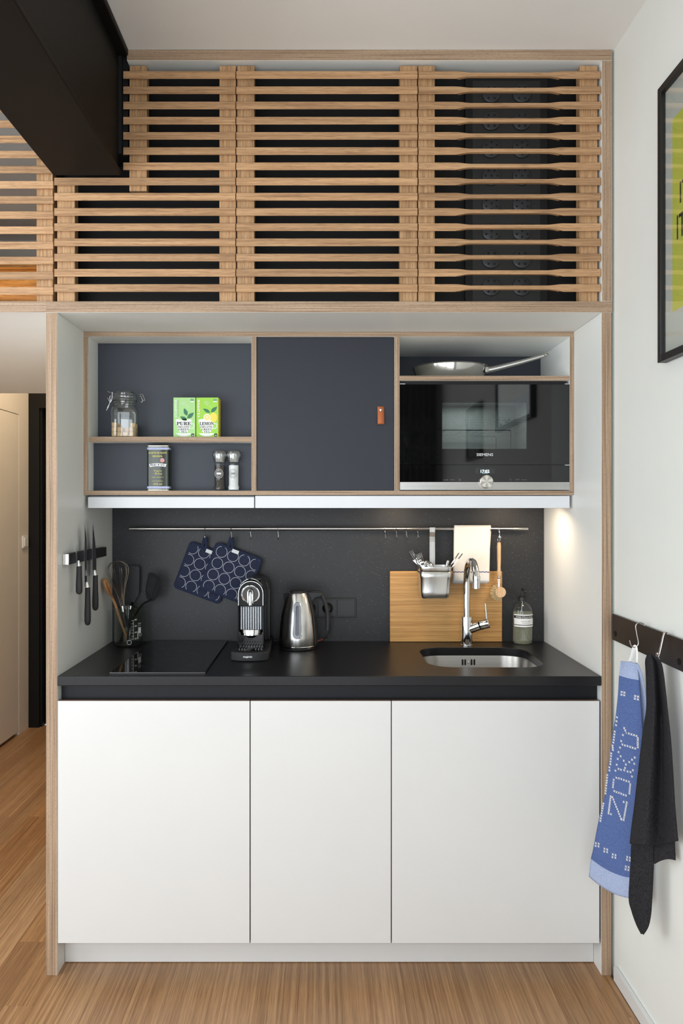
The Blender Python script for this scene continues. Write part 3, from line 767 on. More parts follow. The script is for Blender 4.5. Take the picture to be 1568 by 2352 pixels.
# two tea boxes
SERIF = lambda s: ''.join(chr(0x1D400 + ord(c) - 65) if 'A' <= c <= 'Z' else c for c in s)
SCRIPT = lambda s: ''.join(chr(0x1D4D0 + ord(c) - 65) if 'A' <= c <= 'Z' else chr(0x1D4EA + ord(c) - 97) if 'a' <= c <= 'z' else c for c in s)
INK = plain('black_ink', (30, 30, 32), .6); PALEY = plain('pale_yellow_ink', (236, 236, 150), .6)
LEAFG = plain('leaf_green_ink', (62, 122, 92), .6); LEMONY = plain('lemon_ink', (246, 224, 92), .6); TEAIN = plain('tea_ink', (214, 226, 150), .6)
GREYP = plain('grey_print', (120, 170, 130), .6)
yt = YC0 + .030
def teabox(px0, px1, base_rgb, label, kind, side):
    m_ = plain('tea_carton_' + kind, base_rgb, .5, var=.02)
    x0, x1 = X(px0, yt), X(px1, yt); z0, z1 = zj + .0004, Z(913, yt)
    t = thing('tea_box', ((x0 + x1) / 2, yt + .027, zj), label, 'tea box', 'tea boxes on the upper left shelf')
    bx_ = MB(); bx_.box(x0, x1, yt, yt + .054, z0, z1, m=0, sides=1)
    bx_.build('carton', [m_, side], t, bevel=.0008)
    fy = yt - .0004; w = x1 - x0; h = z1 - z0
    q = lambda u, v: (x0 + u * w, z0 + v * h)           # u to the right, v up
    def flat(name, poly, m, lift=0.0):
        MB().prism([q(*p) for p in poly], fy - lift - .0002, fy - lift, 'y').build(name, m, t, smooth=False)
    # cup, handle, saucer
    cup = [(.10, .445), (.12, .36), (.18, .25), (.27, .15), (.34, .115), (.60, .115), (.67, .15), (.76, .25), (.81, .36), (.83, .445), (.72, .46), (.47, .468), (.22, .46)]
    flat('printed_cup', cup, WHITE)
    flat('printed_saucer', [(.12, .105), (.20, .06), (.33, .03), (.47, .022), (.61, .03), (.74, .06), (.82, .105)], WHITE)
    hp = [Vector((q(.80, .335)[0], fy, q(.8, .335)[1])), Vector((q(.90, .345)[0], fy, q(.9, .345)[1])), Vector((q(.945, .30)[0], fy, q(.945, .30)[1])), Vector((q(.90, .235)[0], fy, q(.9, .235)[1])), Vector((q(.74, .215)[0], fy, q(.74, .215)[1]))]
    MB().tube(smoothpath(hp, 5), w * .022, 6, flat=(1, .06) if False else None).build('printed_handle', WHITE, t)
    def leaf(cu_, cv, ang, L, Wd, lift=.0003):
        pts = []
        for k_ in range(13):
            s_ = k_ / 12; pts.append((s_ * L, Wd * math.sin(PI * s_ ** .85)))
        for k_ in range(11, 0, -1):
            s_ = k_ / 12; pts.append((s_ * L, -Wd * math.sin(PI * s_ ** .85)))
        o_ = q(cu_, cv); c, s = math.cos(ang), math.sin(ang)
        MB().prism([(o_[0] + (a * c - b_ * s) * w, o_[1] + (a * s + b_ * c) * w) for a, b_ in pts], fy - lift - .0002, fy - lift, 'y').build('printed_leaf', LEAFG, t, smooth=False)
    if kind == 'plain':
        flat('printed_tea', [(.2, .447), (.35, .462), (.5, .466), (.65, .462), (.74, .447), (.6, .44), (.35, .44)], TEAIN, .0003)
        leaf(.62, .545, 1.95, .36, .085); leaf(.63, .475, .72, .40, .09); leaf(.62, .425, 2.62, .36, .085)
    else:
        lem = [(q(.70, .53)[0] + .16 * w * math.cos(a * PI / 12) * (1.0), q(.70, .53)[1] + .20 * w * math.sin(a * PI / 12)) for a in range(24)]
        MB().prism([(q(.78, .50)[0] + .17 * w * math.cos(a * PI / 12), q(.78, .50)[1] + .22 * w * math.sin(a * PI / 12)) for a in range(24)], fy - .0005, fy - .0003, 'y').build('printed_lemon', LEMONY, t, smooth=False)
        c_ = q(.49, .50)
        MB().prism(disc(c_[0], c_[1], .165 * w), fy - .0008, fy - .0006, 'y').build('printed_slice_rind', WHITE, t, smooth=False)
        sl = MB()
        for k_ in range(10):
            a0 = k_ * PI / 5 + .06; a1 = a0 + PI / 5 - .12
            sl.prism([(c_[0] + .02 * w * math.cos((a0 + a1) / 2), c_[1] + .02 * w * math.sin((a0 + a1) / 2))] + [(c_[0] + .13 * w * math.cos(a0 + (a1 - a0) * j / 3), c_[1] + .13 * w * math.sin(a0 + (a1 - a0) * j / 3)) for j in range(4)], fy - .0011, fy - .0009, 'y')
        stuff(sl.build('printed_slice_segments', LEMONY, t, smooth=False))
        leaf(.62, .62, 2.62, .36, .07); leaf(.66, .63, .72, .38, .08)
    def tx_(s, u, v, m, width=None, height=None, spin=0, bold=.01):
        p = q(u, v); text(s, 'lettering', m, t, (p[0], fy - .0006, p[1]), width * w if width else None, height * h if height else None, spin=spin, bold=bold)
    tx_(SERIF('PURE' if kind == 'plain' else 'LEMON'), .47, .345, INK, width=.64, height=.085)
    tx_(SERIF('ORGANIC'), .47, .262, INK, width=.56, height=.045, bold=0)
    tx_(SERIF('GREEN'), .47, .198, INK, width=.46, height=.05, bold=0)
    tx_(SERIF('TEA'), .48, .137, INK, width=.27, height=.045, bold=0)
    tx_(SERIF('CLIPPER'), .115, .73, WHITE, width=.80, height=.055, spin=-PI / 2)
    tx_('NATURAL, FAIR & DELICIOUS', .215, .73, GREYP if kind == 'plain' else LEMONY, width=.74, height=.02, spin=-PI / 2)
    tx_('light &\ndelicate' if kind == 'plain' else 'fresh,\ncitrusy\nzing', .48, .86, WHITE, width=.24, height=.075 if kind == 'plain' else .11, bold=0)
    a_ = q(.57, .815); b2 = q(.69, .755)
    MB().tube(smoothpath([(a_[0], fy, a_[1]), ((a_[0] + b2[0]) / 2 - .001, fy, (a_[1] + b2[1]) / 2 - .0015), (b2[0], fy, b2[1])], 4), .0004, 5).build('printed_line', WHITE, t)
    flat('printed_badge', [(.77, .915), (.93, .915), (.93, .965), (.77, .965)], GREYP); flat('printed_badge', [(.77, .885), (.93, .885), (.93, .91), (.77, .91)], WHITE)
    flat('printed_mark', [(.82, .02), (.94, .02), (.94, .095), (.82, .095)], INK)
    cc = q(.885, .05); MB().prism(disc(cc[0], cc[1], .03 * w, 12), fy - .0006, fy - .0004, 'y').build('printed_mark_dot', WHITE, t, smooth=False)
    return t
SIDE1 = plain('tea_side_green', (150, 200, 130), .5)
SIDE2 = plain('tea_side_yellow', (232, 196, 40), .5)
teabox(398, 448.6, (172, 220, 142), 'pale green tea box reading PURE with three leaves', 'plain', SIDE1)
t2 = teabox(450.4, 501.5, (158, 214, 70), 'bright green tea box reading LEMON with a lemon and yellow side', 'lemon', SIDE2)

# olive oil tin
yo = YC0 + .010; zl = pz(1127)
x0, x1 = X(337, yo), X(388, yo); z0, z1 = zl + .0004, Z(1023, yo)
tin = thing('oil_tin', ((x0 + x1) / 2, yo + .02, zl), 'dark green olive oil tin with yellow lettering on the lower left shelf', 'tin')
TIND = plain('tin_dark_green', (32, 39, 26), .16, metal=0.3, spec=.8); GOLD = plain('tin_gold', (206, 202, 176), .25, metal=1.0)
YEL = plain('yellow_ink', (240, 226, 90), .45); LILAC = plain('tin_lilac', (196, 202, 232), .35); NAVYI = plain('navy_ink', (40, 40, 90), .45); PINKI = plain('pink_ink', (214, 150, 150), .45)
tp = rrect(x0, x1, yo, yo + .042, .007, 4)
MB().prism(tp, z0 + .0015, z1 - .0015, 'z').build('tin_body', TIND, tin)
for za, zb2 in ((z0, z0 + .004), (z1 - .004, z1)):
    MB().prism(rrect(x0 - .0008, x1 + .0008, yo - .0008, yo + .0428, .0075, 4), za, zb2, 'z').build('tin_rim', GOLD, tin, bevel=.0008)
for za, zb2 in ((z0 + .007, z0 + .0145), (z1 - .0145, z1 - .007)):
    MB().prism(rrect(x0 - .0003, x1 + .0003, yo - .0003, yo + .0423, .0072, 4), za, zb2, 'z').build('printed_band', LILAC, tin, smooth=True)
    dmd = MB()
    for k_ in range(15):
        xx = x0 + .006 + k_ * (x1 - x0 - .012) / 14; zz_ = (za + zb2) / 2
        dmd.prism([(xx - .0016, zz_), (xx, zz_ - .0022), (xx + .0016, zz_), (xx, zz_ + .0022)], yo - .0006, yo - .0004, 'y')
    stuff(dmd.build('printed_diamonds', plain('band_blue', (128, 138, 190), .4), tin, smooth=False))
W_ = x1 - x0; Ht = z1 - z0; xm = (x0 + x1) / 2 - .001
def tt(s, v, m, width, height=None, u=0, bold=.008): text(s, 'lettering', m, tin, (xm + u * W_, yo - .0006, z1 - v * Ht), width * W_, height * Ht if height else None, bold=bold)
tt('ACEITE DE OLIVA', .165, YEL, .82, .034); tt('ESPAÑOL', .235, YEL, .44, .045)
arc = [(-.37, .46), (-.2, .447), (0, .442), (.2, .447), (.37, .46), (.33, .385 + .03), (.2, .375 + .025), (0, .393), (-.2, .40), (-.41, .41)]
arc = [(-.38, .415), (-.2, .400), (0, .395), (.2, .400), (.40, .412), (.355, .478), (.2, .466), (0, .462), (-.2, .466), (-.345, .482)]
MB().prism([(xm + a * W_, z1 - b_ * Ht) for a, b_ in arc], yo - .0005, yo - .0003, 'y').build('printed_banner', WHITE, tin, smooth=False)
text('BETIS', 'lettering', NAVYI, tin, (xm, yo - .0008, z1 - .432 * Ht), .64 * W_, .04 * Ht, bold=.01)
MB().prism(disc(xm + .21 * W_, z1 - .33 * Ht, .10 * W_), yo - .0005, yo - .0003, 'y').build('printed_seal', PINKI, tin, smooth=False)
tt(SCRIPT('Virgen'), .565, YEL, .36, .045, bold=0); tt(SCRIPT('Extra'), .62, YEL, .32, .045, u=.04, bold=0)
tt('TORRES Y RIBELLES, S.A.', .705, YEL, .56, .016); MB().box(xm - .24 * W_, xm + .24 * W_, yo - .0006, yo - .0004, z1 - .79 * Ht, z1 - .785 * Ht).build('printed_line', YEL, tin, smooth=False); tt('475 ml', .855, YEL, .40, .03)
# salt and pepper mills
MILLG = clear('mill_glass', (250, 252, 252), .05, .45); MILLTOP = clear('mill_plastic', (238, 240, 238), .30, .5, .10)
PEPPER, nt, b = new_mat('peppercorns')
vo = nd(nt, 'ShaderNodeTexVoronoi'); nt.links.new(coords(nt, (330, 330, 330), False), vo.inputs['Vector']); vo.inputs['Scale'].default_value = 1
nt.links.new(ramp(nt, vo.outputs['Distance'], [(0.1, lin((92, 70, 56))), (.6, lin((30, 22, 18)))]), b.inputs['Base Color']); bump(nt, b, vo.outputs['Distance'], .6, -.002)
SALT = plain('coarse_salt', (236, 236, 234), .8, fine=.5, fs=700)
def mill(pc, content, ink, label):
    ym = YC0 + .031; cx = X(pc, ym); s = sc(ym)
    t = thing('spice_mill', (cx, ym, zl), label, 'mill', 'spice mills on the lower left shelf')
    z0 = zl + .0004; K = 1 / s
    MB().lathe([(0, 0), (12.5 * K, 0), (13.5 * K, 1.5 * K), (13.5 * K, 9 * K), (12 * K, 12 * K), (12.3 * K, 35 * K), (12.5 * K, 60 * K), (13.3 * K, 63 * K), (12.3 * K, 65 * K)], (cx, ym, z0), 28, caps=False).build('mill_glass', MILLG, t)
    MB().lathe([(0, 2 * K), (11.6 * K, 2 * K), (12.4 * K, 9 * K), (10.8 * K, 12 * K), (11 * K, 58 * K), (0, 58 * K)], (cx, ym, z0), 24).build('mill_filling', content, t)
    hd_ = MB(); prof = [(12.2, 65), (13, 67), (14.5, 75), (15.8, 80), (16, 84), (15, 89), (13.2, 91.5), (0, 92)]
    hd_.lathe([(a * K, b_ * K) for a, b_ in prof], (cx, ym, z0), 40, caps=False)
    for i, p in enumerate(hd_.v):                      # fluted grip
        k_ = i % 40; rad = Vector((p.x - cx, p.y - ym, 0))
        if p.z - z0 > 74 * K and rad.length > 14 * K: hd_.v[i] = p + rad.normalized() * (.0006 if k_ % 2 else -.0006)
    hd_.build('grinder_head', MILLTOP, t)
    MB().lathe([(0, 66 * K), (9 * K, 66 * K), (9 * K, 80 * K), (5 * K, 86 * K), (0, 86 * K)], (cx, ym, z0), 16).build('grinder_core', plain('core_grey', (205, 205, 202), .4), t)
    zc = z0 + 39 * K; R0 = 12.6 * K
    def bend(p):
        dx = p.x - cx; a = dx / R0; return Vector((cx + R0 * math.sin(a), ym - R0 * math.cos(a) + (p.y - ym + R0), p.z))
    for rr2, wd in ((10.2, .0006), (6.8, .0005)):
        MB().tube([bend(Vector((cx + rr2 * K * math.cos(a * PI / 16), ym - R0 - .0003, zc + rr2 * K * math.sin(a * PI / 16)))) for a in range(32)], wd, 5, closed=True).build('printed_ring', ink, t)
    MB().grid(lambda u, v: bend(Vector((cx + (u - .5) * 10 * K, ym - R0 - .0005, zc + (v - .5) * 4.5 * K))), 6, 1).build('printed_bar', ink, t)
mill(504, PEPPER, WHITE, 'clear mill filled with dark peppercorns')
mill(536.5, SALT, plain('grey_ink', (150, 150, 150), .6), 'clear mill filled with white salt')

# frying pan on the top right shelf
yp = .44; zsh = pz(863) + .0004; s = sc(yp)
xc_ = X(1034, yp); R = .139
pan = thing('frying_pan', (xc_, yp, zsh), 'polished steel frying pan on the shelf above the oven', 'pan')
MB().lathe([(0, 0), (.108, 0), (.117, .004), (.129, .027), (.137, .056), (.1405, .0577), (.1395, .059), (.134, .057), (.125, .027), (.113, .007), (0, .006)], (xc_, yp, zsh), 56).build('pan_body', plain('polished_steel', (200, 198, 194), .16, metal=1.0), pan)
a = P(1113, 846, yp - .07); h0 = P(1119, 850, .372)
hp = smoothpath([h0, P(1135, 847, .366), P(1165, 839.5, .356), P(1200, 830.5, .345), P(1232, 821.5, .335), P(1255, 814.5, .327)], 6)
n = len(hp); hm = MB().tube(hp, [.0125 - .0065 * (i / n) ** .7 for i in range(n)], 14, flat=(.8, 1.0)); hm.build('pan_handle', STEELX, pan)
MB().tube([P(1255 + 4.5 * math.cos(q * PI / 8), 814 + 3.0 * math.sin(q * PI / 8), .327 + .004 * math.cos(q * PI / 8)) for q in range(16)], .0028, 6, closed=True).build('hanging_eye', STEELX, pan)
MB().box(h0.x - .010, h0.x + .004, h0.y - .011, h0.y + .013, h0.z - .011, h0.z + .011).build('handle_bracket', STEELX, pan, bevel=.003)

# ================================================================== BUILT-IN OVEN
ym = YC0 + .001
ox0, ox1 = X(918.3, ym), X(1307.6, ym)
ov = thing('built_in_oven', ((ox0 + ox1) / 2, ym, pz(1126)), 'black glass built-in microwave oven with a silver knob and steel strip', 'oven')
zt, zg, zs_, zb_ = Z(883, ym), Z(1068, ym), Z(1107, ym), Z(1125.5, ym)
wx0_, wx1_, wz0, wz1 = X(1015, ym), X(1210, ym), Z(1031, ym), Z(925, ym)
fr = MB()
for (a, b_, c, d) in ((ox0, wx0_, zg + .0008, zt), (wx1_, ox1, zg + .0008, zt), (wx0_, wx1_, wz1, zt), (wx0_, wx1_, zg + .0008, wz0)): fr.box(a, b_, ym, ym + .012, c, d)
dr = fr.build('oven_door', GBLACK, ov, smooth=False)
MB().box(wx0_, wx1_, ym, ym + .002, wz0, wz1).build('door_window', clear('oven_window_glass', (168, 172, 172), .06, .6, .02, dots=330.0), dr, smooth=False)
MB().box(ox0, ox1, ym, ym + .012, zs_ + .0006, zg - .0004).build('control_panel', GBLACK, ov, smooth=False)
MB().box(ox0, ox1, ym + .0005, ym + .012, zb_, zs_).build('steel_strip', STEELX, ov, bevel=.0006)
MB().box(ox0, ox1 - .010, ym + .007, ym + .3, zt + .001, Z(875.5, ym)).build('vent_gap', BLACKB, ov, smooth=False)
for a, b_, zz_ in ((ox0, ox0 + .018, zt + .0018), (ox1 - .016, ox1, zt + .0018), (ox1 - .016, ox1, zg - .0003)):
    MB().box(a, b_, ym - .0006, ym + .004, zz_ - .0009, zz_ + .0009).build('edge_trim', ALU, ov, smooth=False)
cav = MB(); c0, c1, d0, d1 = wx0_ - .03, wx1_ + .04, wz0 - .035, wz1 + .03; cy1 = ym + .31
cav.add([(c0, ym + .013, d0), (c1, ym + .013, d0), (c1, cy1, d0), (c0, cy1, d0), (c0, ym + .013, d1), (c1, ym + .013, d1), (c1, cy1, d1), (c0, cy1, d1)],
        [(0, 1, 2, 3), (4, 7, 6, 5), (2, 6, 7, 3), (1, 5, 6, 2), (0, 3, 7, 4)])
cav.build('oven_cavity', plain('cavity_steel', (176, 180, 178), .45, metal=.35), ov, smooth=False, fixn=False)
RACK = WIRE
rk_ = MB(); zr = Z(993, ym + .12)
for y_ in (ym + .04, ym + .28): rk_.tube([(c0 + .004, y_, zr), (wx1_ - .045, y_, zr)], .0018, 6)
for k_ in range(11): rk_.tube([(c0 + .02 + k_ * .030, ym + .04, zr), (c0 + .02 + k_ * .030, ym + .28, zr)], .0013, 5)
stuff(rk_.build('wire_rack', RACK, ov))
for y_ in (ym + .05, ym + .27):
    MB().tube(smoothpath([(wx1_ - .06, y_, zr), (wx1_ - .047, y_, zr - .002), (wx1_ - .044, y_, zr - .015), (wx1_ - .044, y_, d0 + .0005)], 4), .0018, 6).build('rack_leg', RACK, ov)
ol = area('cavity_fill_light', ((c0 + c1) / 2, ym + .15, d1 - .004), (0, 0, -1), .16, .10, 2.1, (.93, 1.0, .97)); ol.parent = ov; ol.location = Vector(ol.location) - Vector(ov.location)  # added light, brightens the cavity behind the door window
GREYT = plain('grey_marking', (110, 112, 114), .5); SILV = plain('silver_print', (208, 210, 212), .4)
text('SIEMENS', 'lettering', SILV, ov, (X(1113, ym), ym - .0005, Z(1044.3, ym)), width=38 / sc(ym), height=6.6 / sc(ym), bold=.02)
DISP = plain('display_glass', (44, 45, 47), .1)
MB().box(X(1091.5, ym), X(1135, ym), ym - .0003, ym + .001, Z(1088, ym), Z(1075, ym)).build('display', DISP, ov, smooth=False)
text('17:02', 'lettering', glow('display_digits', (225, 240, 245), 1.4), ov, (X(1113.5, ym), ym - .0008, Z(1082.5, ym)), width=20 / sc(ym), height=7 / sc(ym), bold=.015)
MB().box(X(1107, ym), X(1120, ym), ym - .0009, ym - .0005, Z(1087.2, ym), Z(1086.2, ym)).build('display_line', glow('display_hint', (150, 205, 215), .5), ov, smooth=False)
for s_, p_, w_ in (('on/off', 1023, 11), ('menu', 1039, 10), ('⊡', 1055.5, 4.5), ('◴', 1172, 5), ('open', 1188, 9), ('start/stop', 1203.5, 13)):
    try: text(s_, 'lettering', GREYT, ov, (X(p_, ym), ym - .0005, Z(1102, ym)), width=w_ / sc(ym))
    except Exception: pass
kb = MB(); kc = (X(1115, ym), ym, Z(1106.5, ym)); kr = 15.2 / sc(ym)
kb.lathe([(0, -.017), (kr * .92, -.017), (kr, -.0155), (kr, 0)], kc, 40, axis='y', caps=False)
KN, nt, b = new_mat('turned_steel_sheen'); tc = nd(nt, 'ShaderNodeTexCoord')
sp = nd(nt, 'ShaderNodeSeparateXYZ'); mp = nd(nt, 'ShaderNodeMapping'); mp.inputs['Location'].default_value = (-kc[0] + ov.location.x, 0, -kc[2] + ov.location.z)
nt.links.new(tc.outputs['Object'], mp.inputs[0]); nt.links.new(mp.outputs[0], sp.inputs[0])
an = mth(nt, 'ARCTAN2', sp.outputs[2], sp.outputs[0])
nt.links.new(ramp(nt, mth(nt, 'ADD', mth(nt, 'MULTIPLY', mth(nt, 'SINE', mth(nt, 'MULTIPLY', an, 5.0)), .5), .5), [(0, lin((172, 168, 160))), (1, lin((226, 222, 214)))]), b.inputs['Base Color'])  # sheen of turned metal painted as bright and dark sectors
b.inputs['Metallic'].default_value = 1; b.inputs['Roughness'].default_value = .34
kb.build('knob', KN, ov)

# ================================================================== RAIL, HOOKS AND WHAT HANGS THERE
YR = .560; zrail = Z(1214.5, YR)
rail = thing('utensil_rail', (X(755, YR), YR, zrail), 'long steel utensil rail across the dark backsplash', 'rail')
MB().tube([(X(297, YR), YR, zrail), (X(1212, YR), YR, zrail)], .0062, 14).build('rail_tube', plain('rail_steel', (206, 202, 196), .2, metal=1.0), rail)
for p_ in (326, 752, 1184):
    MB().tube([(X(p_, YR), YR, zrail - .001), (X(p_, YR), .6042, zrail - .001)], .005, 10).build('wall_bracket', STEELX, rail)
    MB().tube([(X(p_ - 7, YR), YR, zrail), (X(p_ + 7, YR), YR, zrail)], .0070, 14).build('rail_sleeve', STEELX, rail)
hooklabels = {471: 'small steel S-hook holding the left potholder', 531: 'small steel S-hook holding the right potholder', 575: 'empty steel S-hook just right of the potholders', 638: 'empty steel S-hook alone above the kettle',
              883: 'leftmost of four empty S-hooks left of the cutlery pot', 909: 'second of four empty S-hooks left of the cutlery pot', 932: 'third of four empty S-hooks left of the cutlery pot',
              958: 'empty S-hook closest to the cutlery pot strap', 1145: 'steel S-hook holding the dish brush'}
hp0 = None
def hook_pts(cx, sw=0.0):
    pts = []
    for k_ in range(9):
        a = -.3 * PI + k_ / 8 * 1.55 * PI
        pts.append((cx, YR + .0086 * math.cos(a), zrail + .0086 * math.sin(a)))
    pts.append((cx + sw * .3, YR - .0084, zrail - .012)); pts.append((cx + sw * .8, YR - .006, zrail - .022))
    for k_ in range(8):
        a = PI * .9 - k_ / 7 * 1.25 * PI + PI * 0
        a = .15 * PI - k_ / 7 * 1.2 * PI
        pts.append((cx + sw, YR - .0135 + .0085 * math.cos(a), zrail - .0305 + .0085 * math.sin(a)))
    return pts
for p_, lab in hooklabels.items():
    if hp0 is None:
        hp0 = MB().tube(smoothpath([Vector(q) - Vector((X(p_, YR), YR, zrail)) for q in hook_pts(X(p_, YR), .002)], 2), .0018, 7).build('rail_hook', CHROME); hk = hp0
    else: hk = copy_of(hp0)
    hk.location = (X(p_, YR), YR, zrail); tag(hk, lab, 'hook', 'small hooks on the steel rail')

# potholders: ring pattern printed on navy denim
def ring_cloth(name, pitch, off, half):
    m, nt, b = new_mat(name)
    tc = nd(nt, 'ShaderNodeTexCoord'); mp = nd(nt, 'ShaderNodeMapping'); nt.links.new(tc.outputs['Object'], mp.inputs[0])
    mp.inputs['Rotation'].default_value = (0, 0, 0)
    sp = nd(nt, 'ShaderNodeSeparateXYZ'); nt.links.new(mp.outputs[0], sp.inputs[0])
    fx = mth(nt, 'SUBTRACT', mth(nt, 'FRACT', mth(nt, 'ADD', mth(nt, 'DIVIDE', sp.outputs[0], pitch), off[0])), .5)
    fz = mth(nt, 'SUBTRACT', mth(nt, 'FRACT', mth(nt, 'ADD', mth(nt, 'DIVIDE', sp.outputs[2], pitch), off[1])), .5)
    d = mth(nt, 'SQRT', mth(nt, 'ADD', mth(nt, 'MULTIPLY', fx, fx), mth(nt, 'MULTIPLY', fz, fz)))
    ring = mth(nt, 'LESS_THAN', mth(nt, 'ABSOLUTE', mth(nt, 'SUBTRACT', d, .452)), .017)
    inn = mth(nt, 'MULTIPLY', mth(nt, 'LESS_THAN', mth(nt, 'ABSOLUTE', sp.outputs[0]), half), mth(nt, 'LESS_THAN', mth(nt, 'ABSOLUTE', sp.outputs[2]), half))
    s = (900, 900, 300)
    n = noise(nt, coords(nt, s, False), 1.0, 2)
    base = ramp(nt, n, [(0.35, lin((42, 46, 64))), (0.65, lin((60, 65, 88)))])
    nt.links.new(mixc(nt, mth(nt, 'MULTIPLY', ring, inn), base, lin((205, 208, 216))), b.inputs['Base Color'])
    b.inputs['Roughness'].default_value = .95; b.inputs['Specular IOR Level'].default_value = .1; bump(nt, b, n, .3, .0006)
    return m
def potholder(cx, cz, y, ang, label, off, hookx):
    s = sc(y); half = .5 * 111 / s
    t = thing('potholder', (X(cx, y), y, Z(cz, y)), label, 'potholder', 'navy potholders on the rail')
    rot = Matrix.Rotation(math.radians(ang), 4, 'Y')
    R0 = Matrix.Translation(t.location) @ rot
    pm = ring_cloth('ringed_denim', 27.7 / s, off, half - .008)
    def wav(p): return .0014 * math.sin(p[0] * 60 + p[1] * 40)
    # padded body: built straight, then turned as an object so the pattern turns with it
    mb = MB(); N = 22
    def corner(u, v):
        a, b_ = (u - .5) * 2, (v - .5) * 2
        k_ = 1 - .035 * (a * a * b_ * b_) ** 2
        puff = (1 - abs(a) ** 6) * (1 - abs(b_) ** 6)
        return a * half * k_, b_ * half * k_, puff
    def front(u, v):
        x, z, p = corner(u, v); return Vector((x, -.002 - .0035 * p + wav((x, z)), z))
    def back(u, v):
        x, z, p = corner(u, v); return Vector((x, .002 + .0025 * p + wav((x, z)), z))
    mb.grid(front, N, N); mb.grid(lambda u, v: back(1 - u, v), N, N)
    mb.xf(Matrix.Translation(t.location)); o = mb.build('quilted_square', pm, t); o.rotation_euler = (0, math.radians(ang), 0)
    rim = MB(); pts = [Vector((a, 0, b_)) for a, b_ in rrect(-half + .001, half - .001, -half + .001, half - .001, .012, 4)]
    fine = []
    for i in range(len(pts)):
        a, b_ = pts[i], pts[(i + 1) % len(pts)]
        for k_ in range(4): fine.append(a.lerp(b_, k_ / 4))
    rim.tube([p + Vector((0, wav((p.x, p.z)), 0)) for p in fine], .0042, 8, closed=True)
    rim.xf(Matrix.Translation(t.location)); o = rim.build('bound_edge', NAVY, t); o.rotation_euler = (0, math.radians(ang), 0)
    hx, hz = hookx
    lp_ = MB(); 
    e0, e1 = P(hx - 9, hz + 27, y - .003), P(hx + 3, hz + 27, y - .003)
    lp_.tube(smoothpath([e0, P(hx - 4, hz + 10, y - .006), P(hx, hz, y - .0115), P(hx + 2.5, hz + 11, y - .006), e1], 5), .0055, 8, flat=(1, .45)); lp_.build('hanging_loop', NAVY, t)
    tg = MB(); 
    a_ = math.radians(ang); ox, oz = hx + 9.5, hz + 33
    tp_ = []
    for u, v in ((-8, -4), (8, -4), (8, 4), (-8, 4)):
        tp_.append((X(ox + u * math.cos(a_) - v * math.sin(a_), y - .007), Z(oz + u * math.sin(a_) + v * math.cos(a_), y - .007)))
    MB().prism(tp_, y - .0096, y - .0082, 'y').build('cloth_tag', WHITE, t, smooth=False)
potholder(470.5, 1315, .5885, 20.7, 'left potholder, navy with white rings, half hidden by the other', (.145, .982), (471, 1234))
potholder(530, 1317, .5715, 20.7, 'right potholder, navy with white rings, overlapping the other one', (.837, .09), (531, 1234))

# cutlery pot on a strap
yb = .50; s = sc(yb - .05)
pot = thing('cutlery_pot', (X(1001, yb), yb, Z(1375, yb - .05)), 'square steel cutlery pot hanging by a strap from the rail', 'pot')
yf_, ybk = .447, .550
def pring(px0, px1, py, shrink, r=.016):
    x0, x1 = X(px0, yf_), X(px1, yf_)
    return [(a, b_, Z(py, yf_)) for a, b_ in rrect(x0, x1, yf_ + shrink, ybk - shrink, r, 5)]
rings = [pring(971, 1028, 1375.5, .006, .012), pring(968.5, 1032, 1372, .003), pring(967, 1034.5, 1360, .002), pring(966, 1036, 1328, .0005), pring(965, 1037.5, 1326.5, 0), pring(964.8, 1037.8, 1314.8, 0), pring(965.6, 1037, 1314, .001), pring(964.8, 1037.8, 1313, 0), pring(964.8, 1038, 1302, 0),
         pring(966.3, 1036.5, 1302, .002), pring(968.5, 1034, 1330, .004), pring(972, 1031, 1371, .006)]
loft(rings, True, True).build('pot_body', STEEL, pot, angle=50)
st = MB(); w0, w1 = X(985.5, YR), X(998.0, YR)
prof = [(YR + .009, zrail - .004), (YR + .0085, zrail + .006), (YR, zrail + .0095), (YR - .0088, zrail + .005), (YR - .0092, zrail - .012), (YR - .004, zrail - .030), (ybk + .003, zrail - .05), (ybk + .003, Z(1310, ybk))]
st.add([(x, y, z) for y, z in prof for x in (w0, w1)], [(2 * i, 2 * i + 1, 2 * i + 3, 2 * i + 2) for i in range(len(prof) - 1)])
st.build('hanging_strap', STEEL, pot, solid=.0016, smooth=False)
